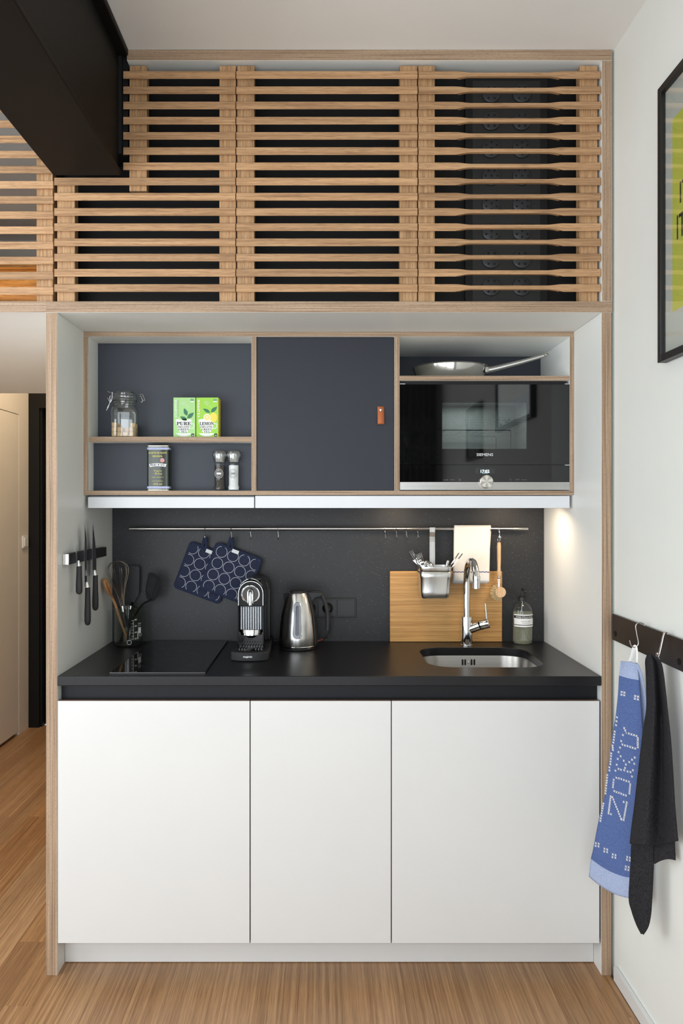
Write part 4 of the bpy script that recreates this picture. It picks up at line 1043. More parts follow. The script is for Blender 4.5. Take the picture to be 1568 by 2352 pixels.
def fork(tipx, tipy, basex, basey, y, lab, tines=True, spoon=False, lean=.0):
    """cutlery standing in the pot; photo pixels of its upper end and of the point where it leaves the rim"""
    A = P(basex, basey, y + lean * .3); B = P(tipx, tipy, y)
    d = (B - A).normalized(); side = d.cross(Vector((0, 1, 0))).normalized(); nrm = side.cross(d)
    L = (B - A).length
    t = thing('fork' if tines else 'spoon' if spoon else 'knife', A - d * .05, lab, 'cutlery', 'cutlery in the hanging steel pot')
    if tines:
        hl = .062
        MB().tube([A - d * .06, B - d * hl * .95], [.0030, .0026], 8, flat=(1, .5)).build('handle', CHROME, t)
        hm = MB(); hm.grid(lambda u, v: B - d * hl * (1 - .45 * v) + side * (u - .5) * (.006 + .016 * min(1, v * 1.6)) + nrm * (.004 * math.sin(v * 1.5)), 4, 5); hm.build('fork_head', CHROME, t, solid=.0018)
        for k_ in range(4):
            o_ = side * (-.0085 + k_ * .0056667)
            MB().tube([B - d * .036 + o_ + nrm * .004, B - d * .016 + o_ + nrm * .005, B + o_ * 1.02 + nrm * .001], [.0015, .0014, .0007], 6).build('tine', CHROME, t)
    elif spoon:
        MB().tube([A - d * .06, B - d * .05], [.0030, .0022], 8, flat=(1, .5)).build('handle', CHROME, t)
        bw = MB(); bw.grid(lambda u, v: B - d * .056 * (1 - v) + side * (u - .5) * .036 * math.sin(max(.05, v * .97 + .015) * PI) ** .6 + nrm * (-.009 * (1 - (2 * u - 1) ** 2) * math.sin(v * PI)), 8, 10); bw.build('spoon_bowl', CHROME, t, solid=.0014)
    else:
        MB().tube([A - d * .07, A, B - d * .004, B], [.003, .0034, .0052, .003], 8, flat=(1, .45)).build('handle', CHROME, t)
    return t
fork(941, 1266, 968, 1308, .492, 'fork at the far left of the hanging cutlery pot')
fork(953, 1268, 972, 1308, .472, 'second fork from the left in the hanging pot, tines upright')
fork(961, 1271, 974, 1308, .454, 'third fork from the left in the hanging pot, in front')
fork(976, 1288, 990, 1312, .51, 'spoon lying low behind the forks in the hanging pot', False, True)
fork(1054, 1270, 1026, 1310, .476, 'longest knife handle leaning right out of the hanging pot', False)
fork(1062, 1271, 1030, 1313, .462, 'thin knife handle furthest right in the hanging pot', False)
fork(1029, 1287, 1022, 1310, .515, 'short handle standing at the right inside the hanging pot', False)

# white towel folded over the rail
TOW = None
m, nt, b = new_mat('white_waffle_cloth')
tc = nd(nt, 'ShaderNodeTexCoord'); sp = nd(nt, 'ShaderNodeSeparateXYZ'); nt.links.new(tc.outputs['Object'], sp.inputs[0])
n = noise(nt, coords(nt, (150, 150, 500), False), 1.0, 3)
base = ramp(nt, n, [(.3, lin((238, 233, 224))), (.7, lin((248, 244, 236)))])
zst = Z(1314, YR - .02) - zrail
line = mth(nt, 'LESS_THAN', mth(nt, 'ABSOLUTE', mth(nt, 'ADD', mth(nt, 'SUBTRACT', sp.outputs[2], zst), mth(nt, 'MULTIPLY', mth(nt, 'SINE', mth(nt, 'MULTIPLY', sp.outputs[0], 480.0)), .0006))), .0016)
nt.links.new(mixc(nt, line, base, lin((60, 56, 116))), b.inputs['Base Color']); b.inputs['Roughness'].default_value = .95; bump(nt, b, n, .35, .0012)
TOW = m
tw = thing('white_towel', (X(1085, YR), YR, zrail), 'white waffle towel with a thin blue stripe folded over the rail', 'towel')
def towel_sheet(pl, pr, top, bot, yy, sh):
    def f(u, v):
        py = top + (bot - top) * v
        x = pl + (pr - pl) * u - sh * v
        return P(x, py, yy - .004 * v) + Vector((0, .0025 * math.sin(u * 9 + 1) * v, 0))
    return f
f1 = MB(); f1.grid(towel_sheet(1043.5, 1125.5, 1208, 1337, YR - .0135, 2.5), 16, 22)
arcm = MB(); 
def over(u, v):
    a = -.12 * PI + v * 1.24 * PI; return Vector((X(1043.5 + 82 * u, YR), YR - .0135 * math.cos(a), zrail + .002 + .0105 * math.sin(a)))
f1.grid(lambda u, v: over(u, 1 - v) if False else over(u, v), 16, 10)
f1.build('front_fold', TOW, tw, solid=.0035, fixn=False)
f2 = MB(); f2.grid(towel_sheet(1042, 1122, 1212, 1331, YR - .0085, 1), 12, 12); f2.build('inner_fold', TOW, tw, solid=.003, fixn=False)
f3 = MB(); f3.grid(towel_sheet(1047, 1128, 1212, 1340, YR + .0125, 9), 12, 12); f3.build('back_fold', TOW, tw, solid=.003, fixn=False)

# dish brush
yd = .545
br = thing('dish_brush', (X(1146, yd), yd, Z(1376, yd)), 'wooden dish brush with a round head hanging at the right of the rail', 'brush')
kk = 1 / sc(yd)
MB().lathe([(0, 0), (3.2 * kk, .5 * kk), (4.6 * kk, 5 * kk), (4.3 * kk, 12 * kk), (3.7 * kk, 20 * kk), (4.4 * kk, 42 * kk), (4.3 * kk, 60 * kk), (4.5 * kk, 71 * kk), (3.8 * kk, 77 * kk), (4.4 * kk, 79 * kk)][::1], (X(1145.5, yd), yd, Z(1325, yd)), 16).build('handle', BEECH, br)
MB().lathe([(3.6 * kk, -4 * kk), (4 * kk, -3 * kk), (4 * kk, 0), (3 * kk, .2 * kk)], (X(1145.5, yd), yd, Z(1325, yd)), 14).build('ferrule', CHROME, br)
for dx in (-1.6, 1.6):
    MB().tube([P(1145.5 + dx, 1327, yd), P(1145.8 + dx * .7, 1352, yd)], .0016, 7).build('neck_wire', CHROME, br)
MB().tube(smoothpath([P(1145.3, 1246, yd), P(1142.4, 1240, yd), P(1144.8, 1234, yd), P(1145, 1231, yd), P(1145.6, 1234, yd), P(1148, 1240, yd), P(1145.5, 1246, yd)], 4), .0009, 6).build('hanging_clip', CHROME, br)
MB().lathe([(0, -.010), (.0195, -.010), (.0207, -.0085), (.0207, .006), (.019, .008), (0, .008)], P(1148, 1360, yd), 28, axis='y').build('brush_head', BEECH, br)
BR = plain('tampico_bristle', (206, 180, 132), .8, var=.1)
bs = MB(); c0_ = P(1148, 1360, yd + .006); rb = random.Random(5)
for k_ in range(26):
    a = math.radians(85 + k_ * 8.0) 
    for q in range(3):
        a2 = a + rb.uniform(-.05, .05); dy = .004 + .006 * q
        d = Vector((math.cos(a2), .1 + .1 * q, math.sin(a2)))
        bs.tube([c0_ + Vector((math.cos(a) * .014, dy * .5, math.sin(a) * .014)), c0_ + Vector((-.004, 0, -.001)) + d * (.031 + rb.uniform(-.002, .003))], [.0016, .0019], 5)
stuff(bs.build('bristles', BR, br))

# ================================================================== ON THE WORKTOP
ZT = ZW + .0004
# measuring beaker with utensils
yk = .520; s = sc(yk); cx = X(295, yk); K = 1 / s
bk = thing('beaker', (cx, yk, ZT), 'tall glass measuring beaker with white scale, holding kitchen utensils beside the hob', 'beaker')
RB = 32.0 * K; HB = 86 * K
MB().lathe([(0, .0008), (RB * .86, .0008), (RB * .96, .004), (RB, .012), (RB, HB - .008), (RB * 1.03, HB - .003), (RB * 1.07, HB), (RB * 1.045, HB + .0015), (RB * .97, HB - .006), (RB * .955, .012), (RB * .9, .005), (0, .0045)], (cx, yk, ZT), 44, caps=False).build('beaker_glass', clear('borosilicate', (243, 245, 241), .05, .7), bk)
def bkb(p):
    a = (p.x - cx) / (RB + .0003); return Vector((cx + (RB + .0004) * math.sin(a), yk - (RB + .0004) * math.cos(a), p.z))
sm = MB()
xs = X(306, yk - RB); zz0, zz1 = Z(1469.5, yk - RB), Z(1426, yk - RB)
def strip(x0, x1, z0, z1):
    o = len(sm.v); n = 4
    sm.add([bkb(Vector((x0 + (x1 - x0) * i / n, 0, z))) for i in range(n + 1) for z in (z0, z1)], [(2 * i, 2 * i + 2, 2 * i + 3, 2 * i + 1) for i in range(n)])
strip(xs - .0004, xs + .0004, zz0, zz1)
for i in range(7): strip(xs - .0068, xs, zz0 + (zz1 - zz0) * i / 6 - .0004, zz0 + (zz1 - zz0) * i / 6 + .0004)
strip(xs + .022, xs + .0365, Z(1457, yk - RB), Z(1444, yk - RB))
strip(xs + .0205, xs + .0211, Z(1470, yk - RB), Z(1432, yk - RB)); strip(xs + .0175, xs + .0195, Z(1470, yk - RB), Z(1452, yk - RB))
sm.build('printed_scale', WHITE, bk, smooth=False, fixn=False)
for i, t_ in enumerate(('200', '400', '600', '800')):
    text(t_, 'lettering', WHITE, bk, (xs + .0095, 0, Z(1468.5 - 14.6 * i, yk - RB)), width=.0098, height=.0052, bend=bkb, bold=.01)
text('1000\nml', 'lettering', WHITE, bk, (xs + .030, 0, Z(1437, yk - RB)), width=.013, height=.012, bend=bkb)
MB().tube([bkb(Vector((X(296.5, yk - RB) + .0078 * math.cos(a * PI / 14), 0, Z(1476, yk - RB) + .0078 * math.sin(a * PI / 14)))) for a in range(28)], .0007, 5, closed=True).build('printed_circle', WHITE, bk)
MB().tube([bkb(Vector((X(326, yk - RB) + .006 * math.cos(a * PI / 14), 0, Z(1461, yk - RB) + .006 * math.sin(a * PI / 14)))) for a in range(28)], .0005, 5, closed=True).build('printed_circle', WHITE, bk)

# wooden spoon
A = Vector((cx + .012, yk - .02, ZT + .03)); 
sp_t = thing('wooden_spoon', A, 'brown wooden spoon leaning left out of the glass beaker', 'spoon')
p1 = P(239.5, 1331, .450); p2 = P(263, 1388, .490); p3 = P(289, 1458, .52)
pts = smoothpath([p1 + Vector((-.001, 0, .003)), p1.lerp(p2, .12), p1.lerp(p2, .45), p2 + Vector((.001, 0, .004)), p2.lerp(p3, .35), p3, p3 + (p3 - p2) * .12], 5)
N = len(pts); rs = []
for i in range(N):
    t_ = i / (N - 1); rs.append(.0055 + .0135 * math.sin(min(1, t_ / .46) * PI) ** .8 if t_ < .40 else .0068 + .0012 * math.sin((t_ - .4) * 5))
MB().tube(pts, rs, 12, flat=(.62, 1.0)).build('spoon_body', SPOONW, sp_t)
bo = smoothpath([P(242, 1336, .436), P(251, 1357, .450), P(260, 1376, .466)], 4)
MB().tube(bo, [.001, .003, .004, .0055, .006, .0055, .004, .0025, .001], 8, flat=(.7, .4)).build('spoon_hollow', plain('spoon_hollow_wood', (140, 92, 54), .6), sp_t)
# whisk
wk = thing('whisk', (cx, yk, ZT + .04), 'steel balloon whisk standing in the glass beaker', 'whisk')
wb0, wtip = P(281.5, 1394, .505), P(266, 1289, .505)
ax = (wtip - wb0); L = ax.length; ax.normalize(); sd_ = ax.cross(Vector((0, 1, 0))).normalized(); fw = ax.cross(sd_)
for k_ in range(5):
    a = k_ * PI / 5 + .2; dv = sd_ * math.cos(a) + fw * math.sin(a)
    prof = [(0, .006), (.2, .010), (.45, .022), (.68, .037), (.84, .041), (.95, .027), (1.0, 0)]
    pr = [wb0 + ax * L * h + dv * r for h, r in prof] + [wb0 + ax * L * h - dv * r for h, r in prof[-2::-1]]
    MB().tube(smoothpath(pr, 4), .0011, 6).build('wire_loop', plain('whisk_wire', (150, 140, 128), .25, metal=1.0), wk)
MB().tube([wb0 + ax * .004, wb0 - ax * .018], .0072, 14).build('ferrule', CHROME, wk)
MB().tube([wb0 - ax * .018, wb0 - ax * .075], [.0068, .0062], 14).build('handle', BLACK, wk)
# two turners
def turner(label, hpts, blade, y, bend_, slots=(), ferr=None, m=TOOLBLACK):
    """hpts: handle in photo pixels, blade: outline in photo pixels"""
    t = thing('spatula', P(hpts[-1][0], hpts[-1][1], y), label, 'spatula')
    ho = MB().tube(smoothpath([P(a, b_, y + dy) for a, b_, dy in hpts], 5), .0048, 10, flat=(1, .75)).build('handle', TOOLBLACK, t)
    yb_ = y + bend_
    bm = bmesh.new()
    vs = [bm.verts.new((X(a, yb_), yb_, Z(b_, yb_))) for a, b_ in blade]
    eds = [bm.edges.new((vs[i], vs[(i + 1) % len(vs)])) for i in range(len(vs))]
    for sl in slots:
        q = [bm.verts.new((X(a, yb_), yb_, Z(b_, yb_))) for a, b_ in sl]
        eds += [bm.edges.new((q[i], q[(i + 1) % len(q)])) for i in range(len(q))]
    bmesh.ops.triangle_fill(bm, edges=eds, use_beauty=True)
    for v in bm.verts:
        h = (v.co.z - min(w.co.z for w in vs)); v.co.y += .25 * (v.co.x - vs[0].co.x) * 0 - .06 * h
    me = bpy.data.meshes.new('blade')
    bm.transform(Matrix.Translation(-Vector(t.location))); bm.to_mesh(me); bm.free(); me.materials.append(m)
    o = bpy.data.objects.new('blade', me); COL.objects.link(o); o.parent = t
    md = o.modifiers.new('solidify', 'SOLIDIFY'); md.thickness = .0026; md.offset = 0
    if ferr: MB().tube([P(ferr[0], ferr[1], y), P(ferr[2], ferr[3], y)], .0068, 14).build('ferrule', CHROME, t)
    return t
turner('wide flat black spatula at the back of the glass beaker', [(304, 1384, .034), (302, 1391, .016), (300, 1400, 0), (296, 1440, -.004)],
       [(292, 1303), (297, 1299.5), (318, 1299.5), (321.5, 1304), (321, 1335), (319.5, 1364), (311, 1378), (306, 1390), (302, 1390), (300, 1378), (294, 1364), (292.5, 1335)], .545, .035, ferr=(300.8, 1391, 299.6, 1399), m=plain('spatula_grey', (26, 26, 30), .4))
sl = lambda x0, y0, x1, y1: [(x0 - .8, y0), (x0 + .8, y0), (x1 + .8, y1), (x1 - .8, y1)]
turner('black slotted spatula leaning right out of the glass beaker', [(349, 1376, 0), (340, 1381, 0), (330, 1386, 0), (320, 1397, 0), (308, 1418, -.01), (297, 1440, -.02), (293, 1470, -.022)],
       [(342, 1316), (346, 1314.5), (356, 1317), (366, 1327), (369.5, 1336), (368, 1346), (362, 1370), (356, 1378.5), (350, 1381), (342, 1380), (336, 1372), (334, 1358), (336, 1342)], .52, .0,
       slots=[sl(347.3, 1326, 339.5, 1358), sl(351.4, 1327, 343, 1364), sl(355.5, 1329, 347, 1368), sl(363, 1337, 353, 1368)])

# magnetic knife rack and knives on the left panel
xw = xl1
kr_t = thing('knife_rack', (xw, .27, 1.288), 'black magnetic knife rack on the left side panel', 'knife rack')
MB().box(xw + .0003, xw + .020, .052, .46, 1.2715, 1.3055).build('magnet_bar', BLACKM, kr_t, bevel=.0015)
MB().box(xw + .0003, xw + .0205, .0445, .0518, 1.271, 1.306).build('end_cap', STEEL, kr_t, bevel=.0012)
XK = xw + .0212
def knife(yc, ztip, zb, zend, wblade, wh, label, serr=False, belly=.5):
    t = thing('kitchen_knife', (XK, yc, zend), label, 'knife', 'kitchen knives on the magnetic rack')
    # blade lies flat on the rack: outline in the (y, z) plane, spine towards the room
    n = 14; sp_ = []; ed = []
    for i in range(n + 1):
        v = i / n; z = zb + (ztip - zb) * v
        sp_.append((yc + wblade * .02 * v, z))
        w = wblade * (1 - max(0, (v - belly) / (1 - belly)) ** 1.7) if belly < 1 else wblade
        if serr and i % 1 == 0: w -= .0008 * (i % 2)
        ed.append((yc + max(.0006, w), z))
    poly = sp_ + ed[::-1][1:]
    vs = [(XK + (.0026 if k_ <= n else .0006), y, z) for k_, (y, z) in enumerate(poly)] + [(XK, y, z) for y, z in poly]
    N = len(poly); fs = [tuple(range(N)), tuple(range(2 * N - 1, N - 1, -1))] + [((i + 1) % N, i, N + i, N + (i + 1) % N) for i in range(N)]
    b_ = MB(); b_.add(vs, fs); b_.build('blade', BLADE, t, smooth=True, angle=20)
    MB().tube([(XK + .006, yc + wh * .45, zb + .016), (XK + .0065, yc + wh * .45, zb + .006), (XK + .0075, yc + wh * .48, zb - .002)], [.0045, .0065, .0082], 12, flat=(1, .8)).build('bolster', STEEL, t)
    hl = zb - zend
    hpp = [(XK + .0085, yc + wh * .5, zb - .002 - (hl - .004) * v) for v in (0, .12, .4, .7, .9, .97, 1)]
    MB().tube(hpp, [.0084, .0088, .0096, .0110, .0108, .0085, .004], 14, flat=(1.0, .82)).build('handle', BLACKM, t)
knife(.108, 1.353, 1.264, 1.168, .017, .018, 'small paring knife, shortest of three on the magnetic rack', belly=.1)
knife(.192, 1.407, 1.185, 1.053, .030, .026, 'long bread knife, middle of three on the magnetic rack', True, .62)
knife(.278, 1.412, 1.218, 1.091, .050, .026, 'broad chef knife, nearest the backsplash on the magnetic rack', False, .22)

# wall sockets
ysk = .6043
so = thing('wall_socket', (X(745, ysk), ysk, Z(1396, ysk)), 'triple black wall socket plate behind the kettle', 'socket')
sk0, sk1, sz0, sz1 = X(684, ysk), X(817.5, ysk), Z(1418, ysk), Z(1373.5, ysk)
MB().prism(rrect(sk0, sk1, sz0, sz1, .003), ysk - .007, ysk, 'y').build('frame', BLACK, so, bevel=.0015)
for a, b_ in ((688, 728.5), (731, 772), (774.5, 814.5)):
    MB().box(X(a, ysk), X(b_, ysk), ysk - .0095, ysk - .0072, sz0 + .005, sz1 - .005).build('module', BLACK, so, bevel=.0012)
for cxp in (712, 752):
    MB().lathe([(.021, -.0098), (.021, -.0002 - .004), (.0, -.0042)], (X(cxp, ysk), ysk - .0056, Z(1396, ysk)), 24, axis='y', caps=False).build('socket_well', HOLE, so)
    MB().tube([(X(cxp, ysk) + .0205 * math.cos(a * PI / 14), ysk - .0098, Z(1396, ysk) + .0205 * math.sin(a * PI / 14)) for a in range(28)], .0009, 6, closed=True).build('socket_rim', BLACK, so)

# coffee machine
yc0 = .275; s = sc(yc0); K = 1 / s
xm = X(575.5, yc0); zt_ = ZT
cmx = thing('coffee_machine', (xm, .40, ZT), 'black and chrome capsule coffee machine right of the hob', 'coffee machine')
def bowl(r, y0, y1, bulge, w0, w1, n=12):
    pts = [(xm + w1, y1), (xm + w0, y1 * 0 + y0 + bulge * 0)]
    return pts
def plan(hw0, hw1, yf0, yb0, bul, n=12, xo=0.0):
    """slightly bowed front edge, straight sides"""
    pts = []
    for i in range(n + 1):
        u = -1 + 2 * i / n; pts.append((xm + xo + u * hw0, yf0 + bul * (abs(u) ** 2.4)))
    pts += [(xm + xo + hw1, yb0), (xm + xo - hw1, yb0)]
    return pts
MB().prism(plan(.064, .060, .214, .556, .020), ZT, ZT + .030, 'z').build('base', BLACKM, cmx, bevel=.003)
MB().prism(plan(.0485, .0485, .236, .385, .014), ZT + .0302, ZT + .032, 'z').build('drip_rim', GBLACK, cmx, bevel=.0006)
dg = MB()
for i in range(9):
    for j in range(2):
        x_ = xm - .038 + i * .0095; y_ = .262 + j * .055
        if j == 0 and 2 < i < 6: continue
        dg.add([(x_ - .0015, y_, ZT + .0335), (x_ + .0012, y_, ZT + .0335), (x_ + .005, y_ + .045, ZT + .0335), (x_ + .0023, y_ + .045, ZT + .0335)], [(0, 1, 2, 3)])
stuff(dg.build('drip_grate', STEELX, cmx, smooth=False, solid=.001))
def arch(hw, z0, ztop, n=16, x=None):
    x = xm if x is None else x; r = hw
    return [(x - hw, z0), (x + hw, z0)] + [(x + r * math.cos(PI * k_ / n), ztop - r + r * math.sin(PI * k_ / n)) for k_ in range(n + 1)]
za = ZT + .0305
htop = Z(1332.5, yc0)
# side walls and back carry the head; the front is open for the cup
MB().prism(arch(.0455, za, htop - .002), .395, .550, 'y').build('body', BLACKM, cmx, bevel=.003)
for sx in (-1, 1):
    x0_ = xm + sx * .0415
    MB().box(min(x0_, x0_ + sx * .0045), max(x0_, x0_ + sx * .0045), .280, .3945, za, Z(1392, yc0)).build('side_wall', HEADBLACK, cmx, bevel=.001)
MB().prism(arch(.0460, Z(1392, yc0), htop), .277, .3948, 'y').build('head', HEADBLACK, cmx, bevel=.002)
MB().box(xm - .041, xm + .041, .385, .3945, za, Z(1392, yc0) - .0005).build('cup_bay_back', plain('smoked_panel', (26, 14, 12), .12), cmx, smooth=False)
tr = [Vector((a, .2755, b_)) for a, b_ in arch(.0425, Z(1392, yc0) + .002, htop - .004)]
MB().tube(tr[1:] + [tr[0]], .0012, 6).build('chrome_trim', CHROME, cmx)
MB().tube([Vector((xm + .043 * math.cos(a * PI / 20), .288 + .004 * math.sin(a * PI / 20), htop - .046 + .0485 * math.sin(a * PI / 20))) for a in range(3, 18)], .003, 8).build('top_rim', CHROME, cmx)
kc = Vector((xm, .276, Z(1364.5, yc0))); kr = 22.0 * K
MB().lathe([(0, -.006), (kr * .86, -.006), (kr * .88, -.011), (kr * .97, -.010), (kr, -.004), (kr, 0)], kc, 40, axis='y', caps=False).build('lever_disc', CHROME, cmx)
MB().lathe([(0, -.0066), (kr * .85, -.0066), (kr * .85, -.006)], kc, 32, axis='y', caps=False).build('disc_inlay', plain('smoked_chrome', (50, 48, 46), .1, metal=1.0), cmx)
lo = [kc + Vector((-.008, -.012, -.031)), kc + Vector((-.008, -.013, .006)), kc + Vector((-.0055, -.0135, .0135)), kc + Vector((0, -.0138, .0165)), kc + Vector((.0055, -.0135, .0135)), kc + Vector((.008, -.013, .006)), kc + Vector((.008, -.012, -.031))]
MB().tube(smoothpath(lo, 4), .0030, 8).build('lever_loop', CHROME, cmx)
MB().tube([kc + Vector((0, -.011, .008)), kc + Vector((0, -.014, -.01)), kc + Vector((0, -.019, -.037))], [.0035, .0052, .0062], 12, flat=(1, .8)).build('lever', CHROME, cmx)
rb_ = MB(); RIB = clear('ribbed_plastic', (200, 204, 210), .22, .55, .06)
nr = 9; cw = .076
for i in range(nr):
    xx = xm - cw / 2 + cw * (i + .5) / nr
    rb_.lathe([(cw / nr * .5, 0), (cw / nr * .5, Z(1395, yc0) - Z(1447, yc0))], (xx, .291, Z(1447, yc0)), 12)
rb_.build('ribbed_window', RIB, cmx)
MB().box(xm - .041, xm + .041, .300, .3840, Z(1455, yc0), Z(1392, yc0) - .001).build('capsule_bin', plain('bin_grey', (88, 90, 96), .3), cmx, bevel=.002)
spn = MB()
def fluted(r0, z0, z1):
    n = 36; pts = []
    vs = [((xm + (r0 + .0012 * (k_ % 2)) * math.cos(2 * PI * k_ / n)), .300 + (r0 * .62 + .0012 * (k_ % 2)) * math.sin(2 * PI * k_ / n), z) for z in (z0, z1) for k_ in range(n)]
    spn.add(vs, [(k_, (k_ + 1) % n, n + (k_ + 1) % n, n + k_) for k_ in range(n)] + [tuple(range(n))[::-1], tuple(range(n, 2 * n))])
fluted(.0385, Z(1455, yc0), Z(1447.5, yc0)); fluted(.036, Z(1459.5, yc0), Z(1455.2, yc0))
spn.build('fluted_collar', CHROME, cmx)
MB().tube([(xm, .292, Z(1466, yc0)), (xm, .292, Z(1459.6, yc0))], [.012, .026], 16).build('spout', GBLACK, cmx)
MB().prism(arch(.050, za + .004, htop - .004, x=xm + .0015), .445, .555, 'y').build('water_tank', plain('smoked_tank', (30, 30, 33), .25), cmx, bevel=.004)
MB().tube([(xm + .052, .44, za + .006), (xm + .052, .44, htop - .05)], .0018, 6).build('tank_edge', plain('tank_edge_grey', (70, 70, 74), .3), cmx)
MB().box(xm + .010, xm + .034, .31, .40, htop - .005, htop + .004).build('handle_flap', BLACKM, cmx, bevel=.003)
text('magimix', 'lettering', WHITE, cmx, (xm - .004, .2136, ZT + .0155), width=.0315, height=.0085, bold=.025)

# kettle
ykt = .462; s = sc(ykt); K = 1 / s; kx = X(684, ykt)
zk = lambda py: Z(py, ykt)
kt = thing('kettle', (kx, ykt, ZT), 'brushed steel electric kettle with black handle on its black base', 'kettle')
MB().lathe([(0, 0), (.066, 0), (.0685, .003), (.0685, .013), (.064, .017), (0, .017)], (kx, ykt, ZT), 44, caps=False).build('kettle_base', BLACKM, kt)
prof_px = [(41.5, 1484), (43.2, 1480), (42.6, 1460), (41.0, 1440), (37.4, 1410), (31.5, 1385), (25.5, 1366), (22.5, 1361)]
kp = [(a * K, zk(b_) - ZT) for a, b_ in prof_px]
MB().lathe([(0, kp[0][1])] + kp + [(0, kp[-1][1])], (kx, ykt, ZT), 56, caps=False).build('kettle_body', STEEL, kt)
MB().lathe([(kp[0][0] + .0015, kp[0][1] - .001), (kp[1][0] + .0012, kp[1][1]), (kp[1][0] + .0005, kp[1][1] + .002)], (kx, ykt, ZT), 56, caps=False).build('lower_rim', CHROME, kt)
def krad(z):
    for (r0, z0), (r1, z1) in zip(kp, kp[1:]):
        if z0 <= z <= z1: return r0 + (r1 - r0) * (z - z0) / (z1 - z0)
    return kp[0][0]
side = MB()
side.grid(lambda u, v: (lambda z, a: Vector((kx + (krad(z) + .0028) * math.cos(a), ykt + (krad(z) + .0028) * math.sin(a), ZT + z)))(kp[0][1] + .006 + (kp[-1][1] - kp[0][1] - .007) * v, -.50 + 1.2 * u), 10, 16)
side.build('handle_strip', BLACKM, kt, solid=.003)
MB().lathe([(0, .0105), (.0185, .0095), (.0255, .006), (.0275, .004 - .004), (.0265, 0), (0, 0)], (kx - .002, ykt, zk(1361) + .0006), 32, caps=False).build('lid', BLACKM, kt)
hpts = [P(704, 1366, ykt), P(716, 1362, ykt), P(728, 1361, ykt), P(738, 1366, ykt), P(746, 1382, ykt), P(751, 1402, ykt), P(753, 1424, ykt), P(752, 1447, ykt)]
hs_ = smoothpath(hpts, 5); nh = len(hs_)
MB().tube(hs_, [.0105 - .003 * math.sin(PI * i / nh) * .5 for i in range(nh)], 12, flat=(.95, .85)).build('handle', BLACKM, kt)
web = [(704, 1360), (735, 1359.5), (741, 1368), (724, 1373), (717, 1382), (715, 1394), (708, 1372)]
MB().prism([(X(a, ykt), Z(b_, ykt)) for a, b_ in web], ykt - .011, ykt + .011, 'y').build('handle_root', BLACKM, kt, bevel=.003)
spv = [P(650.5, 1362.5, ykt), P(668, 1362.5, ykt + .012), P(668, 1362.5, ykt - .012), P(653, 1384, ykt), P(661, 1385, ykt)]
spm = MB(); spm.add([P(650.5, 1363, ykt), P(668, 1362.3, ykt - .015), P(668, 1362.3, ykt + .015), P(652.5, 1383, ykt), P(662, 1386, ykt - .008), P(662, 1386, ykt + .008)], [(0, 1, 2), (0, 3, 4, 1), (0, 2, 5, 3), (3, 5, 4)])
spm.build('spout', BLACKM, kt, bevel=.001)
def kwin(sc_, lift):
    pts = []
    for a, b_ in rrect(-9.0 * sc_[0], 9.0 * sc_[0], -40 * sc_[1], 40 * sc_[1], 8.9 * sc_[0], 6):
        z = zk(1420 - b_) - ZT; w = a * (1 - .13 * b_ / 40); r = krad(z) + lift; an = w * K / r
        pts.append(Vector((kx + r * math.sin(an), ykt - r * math.cos(an), ZT + z)))
    return pts
MB().tube(kwin((1, 1), .0006), .0013, 6, closed=True).build('window_rim', CHROME, kt)
def kpatch(sc_, lift, name, m):
    w_ = kwin(sc_, lift); mb = MB(); n = len(w_); half = n // 2
    c = [(w_[i] + w_[-i - 1]) / 2 for i in range(n)]
    mb.grid(lambda u, v: (lambda z, wd: Vector((kx + (krad(z) + lift) * math.sin((2 * u - 1) * wd / (krad(z) + lift)), ykt - (krad(z) + lift) * math.cos((2 * u - 1) * wd / (krad(z) + lift)), ZT + z)))(
        zk(1420 + 40 * sc_[1] - 80 * sc_[1] * v) - ZT,
        K * (1 - .13 * ((2 * v - 1) * sc_[1])) * 9.0 * sc_[0] * (1 if abs(2 * v - 1) * 40 * sc_[1] < 40 * sc_[1] - 8.9 * sc_[0] else math.sqrt(max(0.0, 1 - ((abs(2 * v - 1) * 40 * sc_[1] - 40 * sc_[1] + 8.9 * sc_[0]) / (8.9 * sc_[0])) ** 2)))), 6, 40)
    mb.build(name, m, kt)
kpatch((.97, .99), .0009, 'window_frame', plain('window_grey', (150, 154, 162), .25))
kpatch((.42, .84), .0014, 'water_window', plain('window_dark', (52, 54, 60), .08))
text('▪', 'lettering', BLACK, kt, (kx + .0145, ykt - krad(zk(1470) - ZT) * .975, zk(1470)), width=.0052)
# cords
cd = MB().tube(smoothpath([(X(752, ysk), ysk - .014, Z(1396, ysk)), P(756, 1404, .575), P(758, 1430, .57), P(756, 1455, .57), P(752, 1462, .565), P(742, 1467, .545), P(730, 1473.5, .52), (kx + .064, ykt + .035, ZT + .006)], 6), .0030, 8).build('power_cord', BLACK)
tag(cd, 'black kettle cord running from the socket down behind the handle', 'cord')
pl_ = thing('plug', (X(752, ysk), ysk - .012, Z(1396, ysk)), 'black plug in the middle wall socket behind the kettle handle', 'plug')
MB().lathe([(0, -.034), (.009, -.034), (.0165, -.022), (.0185, -.002), (0, -.002)], (X(752, ysk), ysk - .0075, Z(1396, ysk)), 20, axis='y', caps=False).build('plug_body', BLACK, pl_)
ct_ = MB().tube([P(728, 1473.2, .513), P(740, 1469, .535)], .0042, 8).build('cord_sleeve', plain('red_sleeve', (110, 50, 48), .4)); tag(ct_, 'short red sleeve on the cord right of the kettle foot', 'cord sleeve')
cd2 = MB().tube(smoothpath([P(610, 1463, .575), P(628, 1466, .575), P(642, 1470, .57), P(665, 1474, .57), P(700, 1474, .58), (X(712, .59), .585, Z(1440, .59)), (X(712, ysk), ysk - .01, Z(1399, ysk))], 6), .0028, 8).build('power_cord', BLACK)
tag(cd2, 'black coffee machine cord lying between machine and kettle', 'cord')

